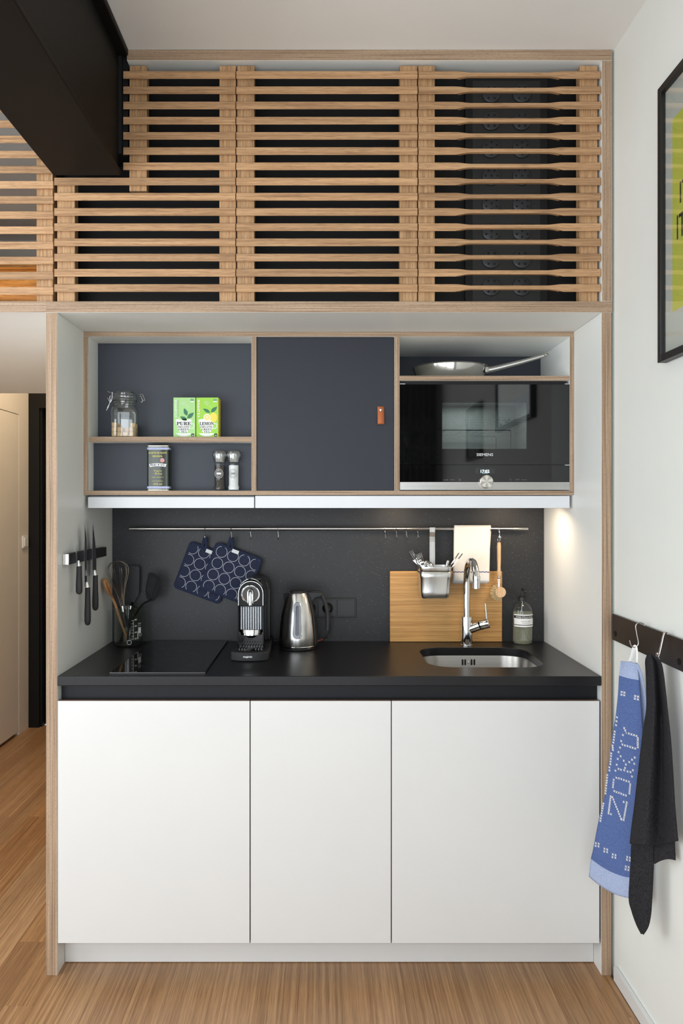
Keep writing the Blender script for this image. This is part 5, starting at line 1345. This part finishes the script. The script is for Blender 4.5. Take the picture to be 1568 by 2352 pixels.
# chopping board against the backsplash
yb1 = .5995; yb0 = .583
cbx0, cbx1 = X(895, yb0), X(1153, yb0)
cb = thing('chopping_board', ((cbx0 + cbx1) / 2, .59, ZT), 'bamboo chopping board standing against the backsplash behind the tap', 'chopping board')
MB().box(cbx0, cbx1, yb0, yb1, ZT, Z(1312, yb0), m=0, sides=1).build('board', [BOARD, BOARDEND], cb, bevel=.0025)

# tap
yt_ = .520; tx0 = X(1071.3, yt_)
tp_ = thing('tap', (tx0, yt_, ZT), 'tall chrome mixer tap with a high curved spout behind the sink', 'tap')
MB().lathe([(.0235, 0), (.0235, .002), (.022, .004), (.0222, .105), (.0218, .1075), (.014, .1085), (0, .1085)], (tx0, yt_, ZT), 36).build('tap_body', CHROME, tp_)
rtop = Z(1278.5, .42) - .0125; ra = .092
pa = [(tx0, yt_, ZT + .105), (tx0, yt_, ZT + .20)] + [(tx0, yt_ - ra + ra * math.cos(a), rtop - ra + ra * math.sin(a)) for a in [PI * k_ / 16 for k_ in range(0, 16)]] + [(tx0 - .001, yt_ - 2 * ra, rtop - ra), (tx0 - .001, yt_ - 2 * ra - .001, Z(1331, .335))]
pa = [Vector(p) for p in pa]
MB().tube(pa, .0128, 20).build('spout', CHROME, tp_)
pe = pa[-1]
MB().tube([pe + Vector((0, 0, .012)), pe + Vector((0, 0, .0005))], .0134, 20).build('spout_tip', CHROME, tp_)
MB().tube([pe + Vector((0, 0, .0004)), pe - Vector((0, 0, .002))], .0112, 16).build('aerator', plain('aerator_grey', (90, 92, 96), .3), tp_)
l0 = Vector((tx0 + .010, yt_ - .004, Z(1445, yt_))); l1 = Vector((X(1101.5, .50), .500, Z(1436.5, .50))); l2 = Vector((X(1122, .495), .492, Z(1430.5, .495)))
MB().tube([l0, l1], .0172, 22).build('lever_neck', CHROME, tp_)
MB().tube([l1 + (l2 - l1) * .04, l1 + (l2 - l1) * .1, l2 - (l2 - l1) * .06, l2], [.0172, .0182, .0182, .0165], 22).build('lever_cap', CHROME, tp_)
dm_ = (l2 - l1).normalized(); dot0 = l1 + (l2 - l1) * .75
MB().tube([dot0 + Vector((0, 0, .016)), Vector((X(1113.5, .495), .494, Z(1386, .495)))], .0034, 12).build('lever_stick', CHROME, tp_)

# soap bottle
ysb = .553; s = sc(ysb); K = 1 / s; sx = X(1199.5, ysb); zs0 = ZT
sb = thing('soap_bottle', (sx, ysb, ZT), 'clear soap bottle with a black pump at the right end of the worktop', 'bottle')
R = 22.5 * K
pf = [(0, .0008), (R * .86, .0008), (R * .97, .004), (R, .010), (R, 72 * K), (R * .95, 80 * K), (R * .80, 88 * K), (R * .52, 94.5 * K), (R * .36, 97 * K), (R * .36, 101 * K)]
MB().lathe(pf, (sx, ysb, zs0), 40, caps=False).build('bottle_glass', clear('soap_glass', (252, 253, 250), .045, .7), sb)
LIQ, nt, b = new_mat('soap_liquid')
b.inputs['Alpha'].default_value = .18; b.inputs['Roughness'].default_value = .3
nt.links.new(ramp(nt, noise(nt, coords(nt, (1, 1, 1), False), 20, 2), [(.3, lin((226, 228, 196))), (.7, lin((238, 238, 212)))]), b.inputs['Base Color'])
MB().lathe([(0, .003), (R * .84, .003), (R * .93, .007), (R * .955, .012), (R * .955, 72 * K), (0, 72 * K)], (sx, ysb, zs0), 32, caps=False).build('liquid_soap', LIQ, sb)
def sbb(p):
    a = (p.x - sx) / (R + .0004); return Vector((sx + (R + .0004 + (ysb - R - p.y)) * math.sin(a), ysb - (R + .0004 + (ysb - R - p.y)) * math.cos(a), p.z))
def wrap(x0, x1, py0, py1, name, m, lift=.0003):
    mb = MB(); mb.grid(lambda u, v: sbb(Vector((sx + (x0 + (x1 - x0) * u) * K, ysb - R - lift, Z(py0 + (py1 - py0) * v, ysb - R)))), 20, 1); mb.build(name, m, sb)
wrap(-27, 27, 1412, 1440.5, 'label', WHITE); wrap(-27, 27, 1414.6, 1421, 'label_band', INK, .0006); wrap(-27, 27, 1435.3, 1436.8, 'label_line', INK, .0006)
text('MARIE-STELLA-MARIS', 'lettering', WHITE, sb, (sx, ysb - R - .0008, Z(1418, ysb - R)), width=42 * K, height=3.6 * K, bend=sbb)
text('LIQUID SOAP', 'lettering', plain('label_grey', (110, 110, 112), .6), sb, (sx + 3 * K, ysb - R - .0008, Z(1427.5, ysb - R)), width=23 * K, height=2.8 * K, bend=sbb)
wrap(-7, 13, 1431.1, 1431.7, 'label_line', plain('label_grey', (150, 150, 152), .6), .0006)
MB().lathe([(R * .40, 98 * K), (R * .44, 99 * K), (R * .44, 106 * K), (R * .40, 107 * K), (R * .26, 108.5 * K), (R * .20, 111 * K), (0, 111 * K)], (sx, ysb, zs0), 28, caps=False).build('pump_collar', BLACK, sb)
MB().tube([(sx, ysb, zs0 + 110 * K), (sx, ysb, zs0 + 122 * K)], .0036, 10).build('pump_stem', BLACK, sb)
MB().tube(smoothpath([(sx, ysb + .006, zs0 + 123.5 * K), (sx, ysb - .01, zs0 + 124 * K), (sx - .001, ysb - .034, zs0 + 122 * K), (sx - .001, ysb - .040, zs0 + 119 * K)], 4), .0046, 10).build('pump_nozzle', BLACK, sb)
MB().tube([(sx + .0, ysb, zs0 + 96 * K), (sx - .016, ysb + .004, zs0 + .006)], .0022, 8).build('dip_tube', clear('tube_plastic', (225, 230, 215), .12, .4), sb)

# ================================================================== RIGHT-HAND WALL
# coat rail
XR = XW - .010
cr = thing('coat_rail', (XW - .005, -.6, 1.084), 'dark brown flat coat rail along the right-hand wall', 'coat rail')
RAILM = plain('dark_bronze', (46, 38, 34), .38, metal=.25, var=.08)
MB().box(XR, XR + .004, -1.5, -.004, 1.044, 1.124).build('rail_board', RAILM, cr, bevel=.0008)
for y_ in (-.03, -.44, -.9, -1.4):
    MB().lathe([(0, 0), (.0085, 0), (.0085, .0008), (0, .0010)][::-1], (XR - .001, y_, 1.066), 20, axis='x').build('screw_cap', BEAMM, cr)
    MB().box(XR + .0042, XW - .0003, y_ - .01, y_ + .01, 1.056, 1.076).build('spacer', RAILM, cr, smooth=False)
WIREB = plain('satin_wire', (190, 188, 184), .3, metal=1.0)
yh1 = -.250
h1 = [(1479.5, 1437), (1477.5, 1432.5), (1471, 1430), (1465, 1431), (1460.6, 1434.5), (1459.4, 1440), (1460.8, 1450), (1463.3, 1463), (1465.6, 1476), (1463.6, 1482.5), (1458.5, 1486.6), (1452, 1485.5), (1448.3, 1480), (1445.6, 1471)]
pts_ = [P(a, b_, yh1) for a, b_ in h1]
tag(MB().tube(smoothpath(pts_, 4), .0017, 8).build('coat_hook', WIREB), 'round wire S-hook carrying the blue tea towel', 'hook')
yh2 = -.392
h2 = [(1532, 1457), (1530.5, 1452), (1526.5, 1452), (1523, 1459), (1518.5, 1479), (1513.6, 1500), (1512, 1506), (1509.3, 1509.6), (1507.6, 1506), (1508.8, 1499)]
tag(MB().tube(smoothpath([P(a, b_, yh2) for a, b_ in h2], 3), .0040, 8, flat=(.45, 1)).build('coat_hook', STEEL), 'flat steel hook carrying the black towel', 'hook')

# blue tea towel with cross-stitched lettering
def sheet(rows, yl, yr, fold=.004, nf=2.0, ph=0.0, bow=0.0):
    """cloth surface; rows of (left, right) photo pixels hung at their own distances from the camera"""
    n = len(rows) - 1
    def f(u, v):
        q = v * n; i = min(int(q), n - 1); t = q - i
        r0, r1, r2, r3 = rows[max(i - 1, 0)], rows[i], rows[i + 1], rows[min(i + 2, n)]
        def cr_(a, b_, c, d): return .5 * (2 * b_ + (c - a) * t + (2 * a - 5 * b_ + 4 * c - d) * t * t + (3 * b_ - a - 3 * c + d) * t ** 3)
        L = [cr_(r0[0][k], r1[0][k], r2[0][k], r3[0][k]) for k in (0, 1)]; R_ = [cr_(r0[1][k], r1[1][k], r2[1][k], r3[1][k]) for k in (0, 1)]
        px_ = L[0] + (R_[0] - L[0]) * u; py_ = L[1] + (R_[1] - L[1]) * u + bow * v * 4 * u * (1 - u)
        Y = (yl[0] + (yl[1] - yl[0]) * v) * (1 - u) + (yr[0] + (yr[1] - yr[0]) * v) * u
        p = P(px_, py_, Y)
        w = fold * min(1, .25 + 1.6 * v) * math.sin(PI * nf * 2 * u + ph + 1.3 * v)
        d = Vector((p.x, p.y + CAMD, p.z - CAMZ)).normalized()
        return p + d * w
    return f
tt_ = thing('blue_tea_towel', P(1440, 1520, -.26), 'blue tea towel with white cross-stitched letters hanging on the wire hook', 'towel')
BLUE = fabric('blue_cloth', (74, 94, 146), (100, 120, 170), 1100); LIGHTB = fabric('pale_blue_cloth', (148, 164, 202), (182, 194, 220), 900)
rowsf = [((1425, 1518), (1463, 1523)), ((1421, 1551), (1467, 1562)), ((1419, 1590), (1470, 1600)), ((1414, 1639), (1474, 1660)), ((1407, 1684), (1477, 1710)), ((1399, 1741), (1478, 1770)),
         ((1389, 1825), (1477, 1850)), ((1375, 1882), (1475, 1920)), ((1362, 1950), (1470, 1990)), ((1357, 1972), (1466, 2017)), ((1352, 2013), (1462, 2064))]
ff = sheet(rowsf, (-.255, -.13), (-.262, -.30), .005, .8, .4, bow=13)
nv = 60
fm = MB(); fm.grid(ff, 20, nv, mrow=lambda u, v: 1 if v < .1 or v > .9 else 0)
fm.build('front_cloth', [BLUE, LIGHTB], tt_, solid=.0016, fixn=False)
rowsb = [((1440, 1523), (1466, 1526)), ((1452, 1545), (1476, 1556)), ((1455, 1590), (1484, 1610)), ((1455, 1650), (1485, 1660)), ((1452, 1730), (1484, 1750)), ((1445, 1850), (1482, 1870)), ((1420, 1980), (1478, 2010))]
fb = MB(); fb.grid(sheet(rowsb, (-.245, -.20), (-.272, -.275), .003, 1, 0), 12, 40); fb.build('back_cloth', LIGHTB, tt_, solid=.0016, fixn=False)
MB().tube(smoothpath([P(1446, 1522, -.252), P(1452, 1505, -.252), P(1456, 1486.5, -.250), P(1460.5, 1486.5, -.252), P(1462, 1505, -.254), P(1461, 1524, -.256)], 4), .0052, 8, flat=(1, .2)).build('hanging_loop', WHITE, tt_)
# stitches
samples = []
for j in range(121):
    for i in range(41):
        p = ff(i / 40, j / 120); q = project(p); samples.append((q[0], q[1], i / 40, j / 120))
def uv_at(px_, py_):
    b_ = min(samples, key=lambda s_: (s_[0] - px_) ** 2 + (s_[1] - py_) ** 2); u, v = b_[2], b_[3]; h = .012
    for _ in range(4):
        best = None
        for du in (-h, 0, h):
            for dv in (-h / 2, 0, h / 2):
                uu, vv = min(1, max(0, u + du)), min(1, max(0, v + dv)); q = project(ff(uu, vv)); e = (q[0] - px_) ** 2 + (q[1] - py_) ** 2
                if best is None or e < best[0]: best = (e, uu, vv)
        u, v = best[1], best[2]; h *= .5
    return u, v
st_ = []
def line(pts, step=5.6):
    for (a, b_), (c, d) in zip(pts, pts[1:]):
        L = math.hypot(c - a, d - b_); n = max(1, round(L / step))
        for k_ in range(n + 1): st_.append((a + (c - a) * k_ / n, b_ + (d - b_) * k_ / n))
line([(1434, 1672), (1439, 1683), (1462, 1690)]); line([(1465, 1695), (1465, 1716)]); line([(1459, 1719), (1430, 1710)]); st_ += [(1427, 1702), (1424.5, 1717), (1431, 1688)]
st_ += [(1421, 1727), (1426, 1737), (1419, 1743), (1433, 1747), (1438, 1756), (1445.6, 1750.5), (1452, 1745), (1458, 1740), (1457, 1754), (1436, 1764), (1417, 1756), (1421, 1766), (1427, 1768), (1434, 1769), (1442, 1772), (1448.5, 1773), (1454, 1769), (1452, 1783), (1414, 1770)]
line([(1416, 1786), (1445, 1795)]); line([(1410, 1791), (1408, 1808)]); line([(1411, 1817), (1438, 1827)]); line([(1448, 1801), (1446, 1822)])
line([(1403, 1829), (1398, 1868)], 5); st_ += [(1403.5, 1870), (1433, 1841.5), (1428, 1882)]; line([(1407, 1831), (1427, 1880)]); line([(1440, 1843), (1433, 1883)], 5)
line([(1417, 1647), (1415, 1665)], 8); line([(1412, 1680), (1409, 1705)]); line([(1407, 1712), (1408, 1722)]); line([(1404, 1730), (1402, 1755)]); st_ += [(1400, 1762), (1400, 1769)]
line([(1395, 1780), (1391, 1822)], 6); line([(1386, 1845), (1379, 1885)], 6)
for (a, b_) in ((1431, 1592.5), (1462, 1602), (1372, 1940), (1392, 1953), (1411, 1966), (1444, 1972), (1441, 1994)):
    for dx, dy in ((-3.2, -3.6), (3.2, -2.2), (-3.8, 2.6), (2.8, 4)): st_.append((a + dx, b_ + dy))
sm = MB()
for (a, b_) in st_:
    u, v = uv_at(a, b_)
    c = ff(u, v); du = ff(min(1, u + .02), v) - ff(max(0, u - .02), v); dv = ff(u, min(1, v + .01)) - ff(u, max(0, v - .01))
    du.normalize(); dv.normalize(); n = du.cross(dv).normalized()
    if n.dot(Vector((0, -CAMD, CAMZ)) - c) < 0: n = -n
    c = c + n * .0017
    for (sx_, sy_) in ((1, 1), (1, -1)):
        d = (du * sx_ + dv * sy_).normalized(); w = d.cross(n)
        sm.add([c - d * .0036 - w * .0008, c + d * .0036 - w * .0008, c + d * .0036 + w * .0008, c - d * .0036 + w * .0008], [(0, 1, 2, 3)])
stuff(sm.build('cross_stitch', WHITE, tt_, smooth=False, fixn=False, solid=.0006))

# black towel
bt = thing('black_towel', P(1500, 1508, -.38), 'black terry towel hanging from the flat hook, right of the blue one', 'towel')
TERRY = fabric('black_terry', (34, 34, 36), (54, 53, 56), 700, 1.0)
r1 = [((1487, 1503), (1500, 1504)), ((1482, 1518), (1516, 1521)), ((1483, 1545), (1522, 1546)), ((1484, 1590), (1527, 1588)), ((1483, 1630), (1532, 1635)), ((1476, 1680), (1538, 1690)), ((1467, 1760), (1544, 1770)), ((1457, 1850), (1549, 1850)), ((1450, 1905), (1554, 1905)), ((1447, 1938), (1557, 1931))]
g1 = MB(); g1.grid(sheet(r1, (-.372, -.365), (-.405, -.462), .024, 1.5, .6, bow=5), 28, 50); g1.build('front_flap', TERRY, bt, solid=.004, fixn=False)
r2 = [((1486, 1640), (1520, 1640)), ((1465, 1800), (1510, 1800)), ((1450, 1925), (1502, 1925)), ((1447, 1990), (1501, 1990)), ((1443, 2060), (1497, 2072)), ((1450, 2092), (1494, 2105)), ((1461, 2122), (1488, 2128)), ((1473, 2145), (1476, 2146))]
g2 = MB(); g2.grid(sheet(r2, (-.350, -.335), (-.375, -.375), .004, .7, 0), 12, 50); g2.build('lower_tail', TERRY, bt, solid=.004, fixn=False)
r3 = [((1500, 1640), (1530, 1640)), ((1502, 1800), (1544, 1800)), ((1502, 1925), (1549, 1925)), ((1502, 1955), (1550, 1950)), ((1503, 1984), (1551, 1976))]
g3 = MB(); g3.grid(sheet(r3, (-.37, -.39), (-.415, -.436), .005, .8, 1.0, bow=-6), 12, 30); g3.build('back_flap', TERRY, bt, solid=.004, fixn=False)
MB().tube(smoothpath([P(1495, 1504, -.386), P(1503, 1507, -.389), P(1509, 1508.5, -.391), P(1513, 1512, -.391), P(1514, 1521, -.395)], 4), .0040, 8, flat=(1, .3)).build('hanging_loop', WHITE, bt)

# framed posters
def framed(y0, y1, z0, z1, label, art):
    """y0 nearer the kitchen, y1 nearer the window"""
    t = thing('framed_poster', (XW, (y0 + y1) / 2, (z0 + z1) / 2), label, 'picture', 'framed posters on the right-hand wall')
    d = .024; w = .019; xa = XW - d
    MB().box(xa, XW - .0005, y0 - w, y0, z0, z1).build('frame_bar', BLACK, t, bevel=.0012)
    MB().box(xa, XW - .0005, y1, y1 + w, z0, z1).build('frame_bar', BLACK, t, bevel=.0012)
    MB().box(xa, XW - .0005, y1 + w + .0002, y0 - w - .0002, z1 - w, z1).build('frame_bar', BLACK, t, bevel=.0012)
    MB().box(xa, XW - .0005, y1 + w + .0002, y0 - w - .0002, z0, z0 + w).build('frame_bar', BLACK, t, bevel=.0012)
    MB().box(xa + .013, XW - .001, y1 + w, y0 - w, z0 + w, z1 - w).build('mat_board', plain('mat_board', (232, 230, 226), .7), t, smooth=False)
    MB().box(xa + .006, xa + .0075, y1 + w - .001, y0 - w + .001, z0 + w - .001, z1 - w + .001).build('picture_glass', clear('picture_glass', (250, 252, 250), .05, .75, .01), t, smooth=False)
    art(t, xa + .0128)
s_ = sc(-.31)
yl_ = -.349; zt_, zb_ = Z(206, yl_) , Z(834, yl_)
LIME = plain('lime_print', (240, 238, 100), .6)
def art1(t, x):
    yg = -.408; sg = FPX / (CAMD + yg)
    za, zb3 = CAMZ + (VPY - 275) / sg, CAMZ + (VPY - 716) / sg
    MB().box(x - .0008, x + .0002, -1.0 + .06, yg, zb3, za).build('printed_sheet', LIME, t, smooth=False)
    MB().box(x - .0010, x - .0002, yg + .0004, yg + .0032, zb3 - .001, za).build('sheet_edge', WHITE, t, smooth=False)
    for (y_, py0, py1) in ((-.449, 418, 467), (-.433, 496, 551)):
        sg2 = FPX / (CAMD + y_)
        h = (py1 - py0) / sg2; zc = CAMZ + (VPY - (py0 + py1) / 2) / sg2
        text('IT', 'lettering', INK, t, (x - .0012, y_ - .022, zc), width=.044, height=h, facing='left', bold=.01)
framed(yl_, -1.01, zb_, zt_, 'large framed lime green poster on the right wall, black frame', art1)
def art2(t, x): MB().box(x - .0008, x + .0002, -1.72, -1.48, 1.80, 1.98).build('printed_sheet', plain('pale_print', (150, 160, 170), .6), t, smooth=False)
framed(-1.40, -1.80, 1.73, 2.05, 'smaller framed picture further along the right wall, reflected in the oven', art2)

# hanging plant beside the window, seen in the oven glass
LEAF = plain('plant_leaf', (52, 82, 38), .5, var=.25)
pc = Vector((.62, -2.30, 1.93))
hpnt = thing('hanging_plant', pc, 'bushy green hanging plant reflected at the left of the oven glass', 'plant')
MB().lathe([(0, -.07), (.05, -.07), (.075, .03), (.072, .032), (0, .02)], pc, 24, caps=False).build('pot', plain('plant_pot', (40, 38, 36), .6), hpnt)
for a in range(3):
    MB().tube([pc + Vector((.07 * math.cos(a * 2.1), .07 * math.sin(a * 2.1), .03)), pc + Vector((0, 0, .45)), pc + Vector((0, 0, ZCEIL - pc.z - .001))], .002, 5).build('cord', BLACK, hpnt)
lm = MB(); rp = random.Random(11)
for k_ in range(900):
    th = rp.uniform(0, 2 * PI); r_ = rp.uniform(.05, .17); zz_ = rp.uniform(-.20, .13) * (1.2 - r_ * 2)
    c = pc + Vector((r_ * math.cos(th), r_ * math.sin(th), zz_)); d = Vector((math.cos(th + rp.uniform(-1, 1)), math.sin(th + rp.uniform(-1, 1)), rp.uniform(-1, .6))).normalized()
    w = d.cross(Vector((rp.uniform(-1, 1), rp.uniform(-1, 1), 1))).normalized(); L = rp.uniform(.014, .026)
    lm.add([c, c + d * L * .5 + w * L * .35, c + d * L, c + d * L * .5 - w * L * .35], [(0, 1, 2, 3)])
stuff(lm.build('foliage', LEAF, hpnt, smooth=False, fixn=False))
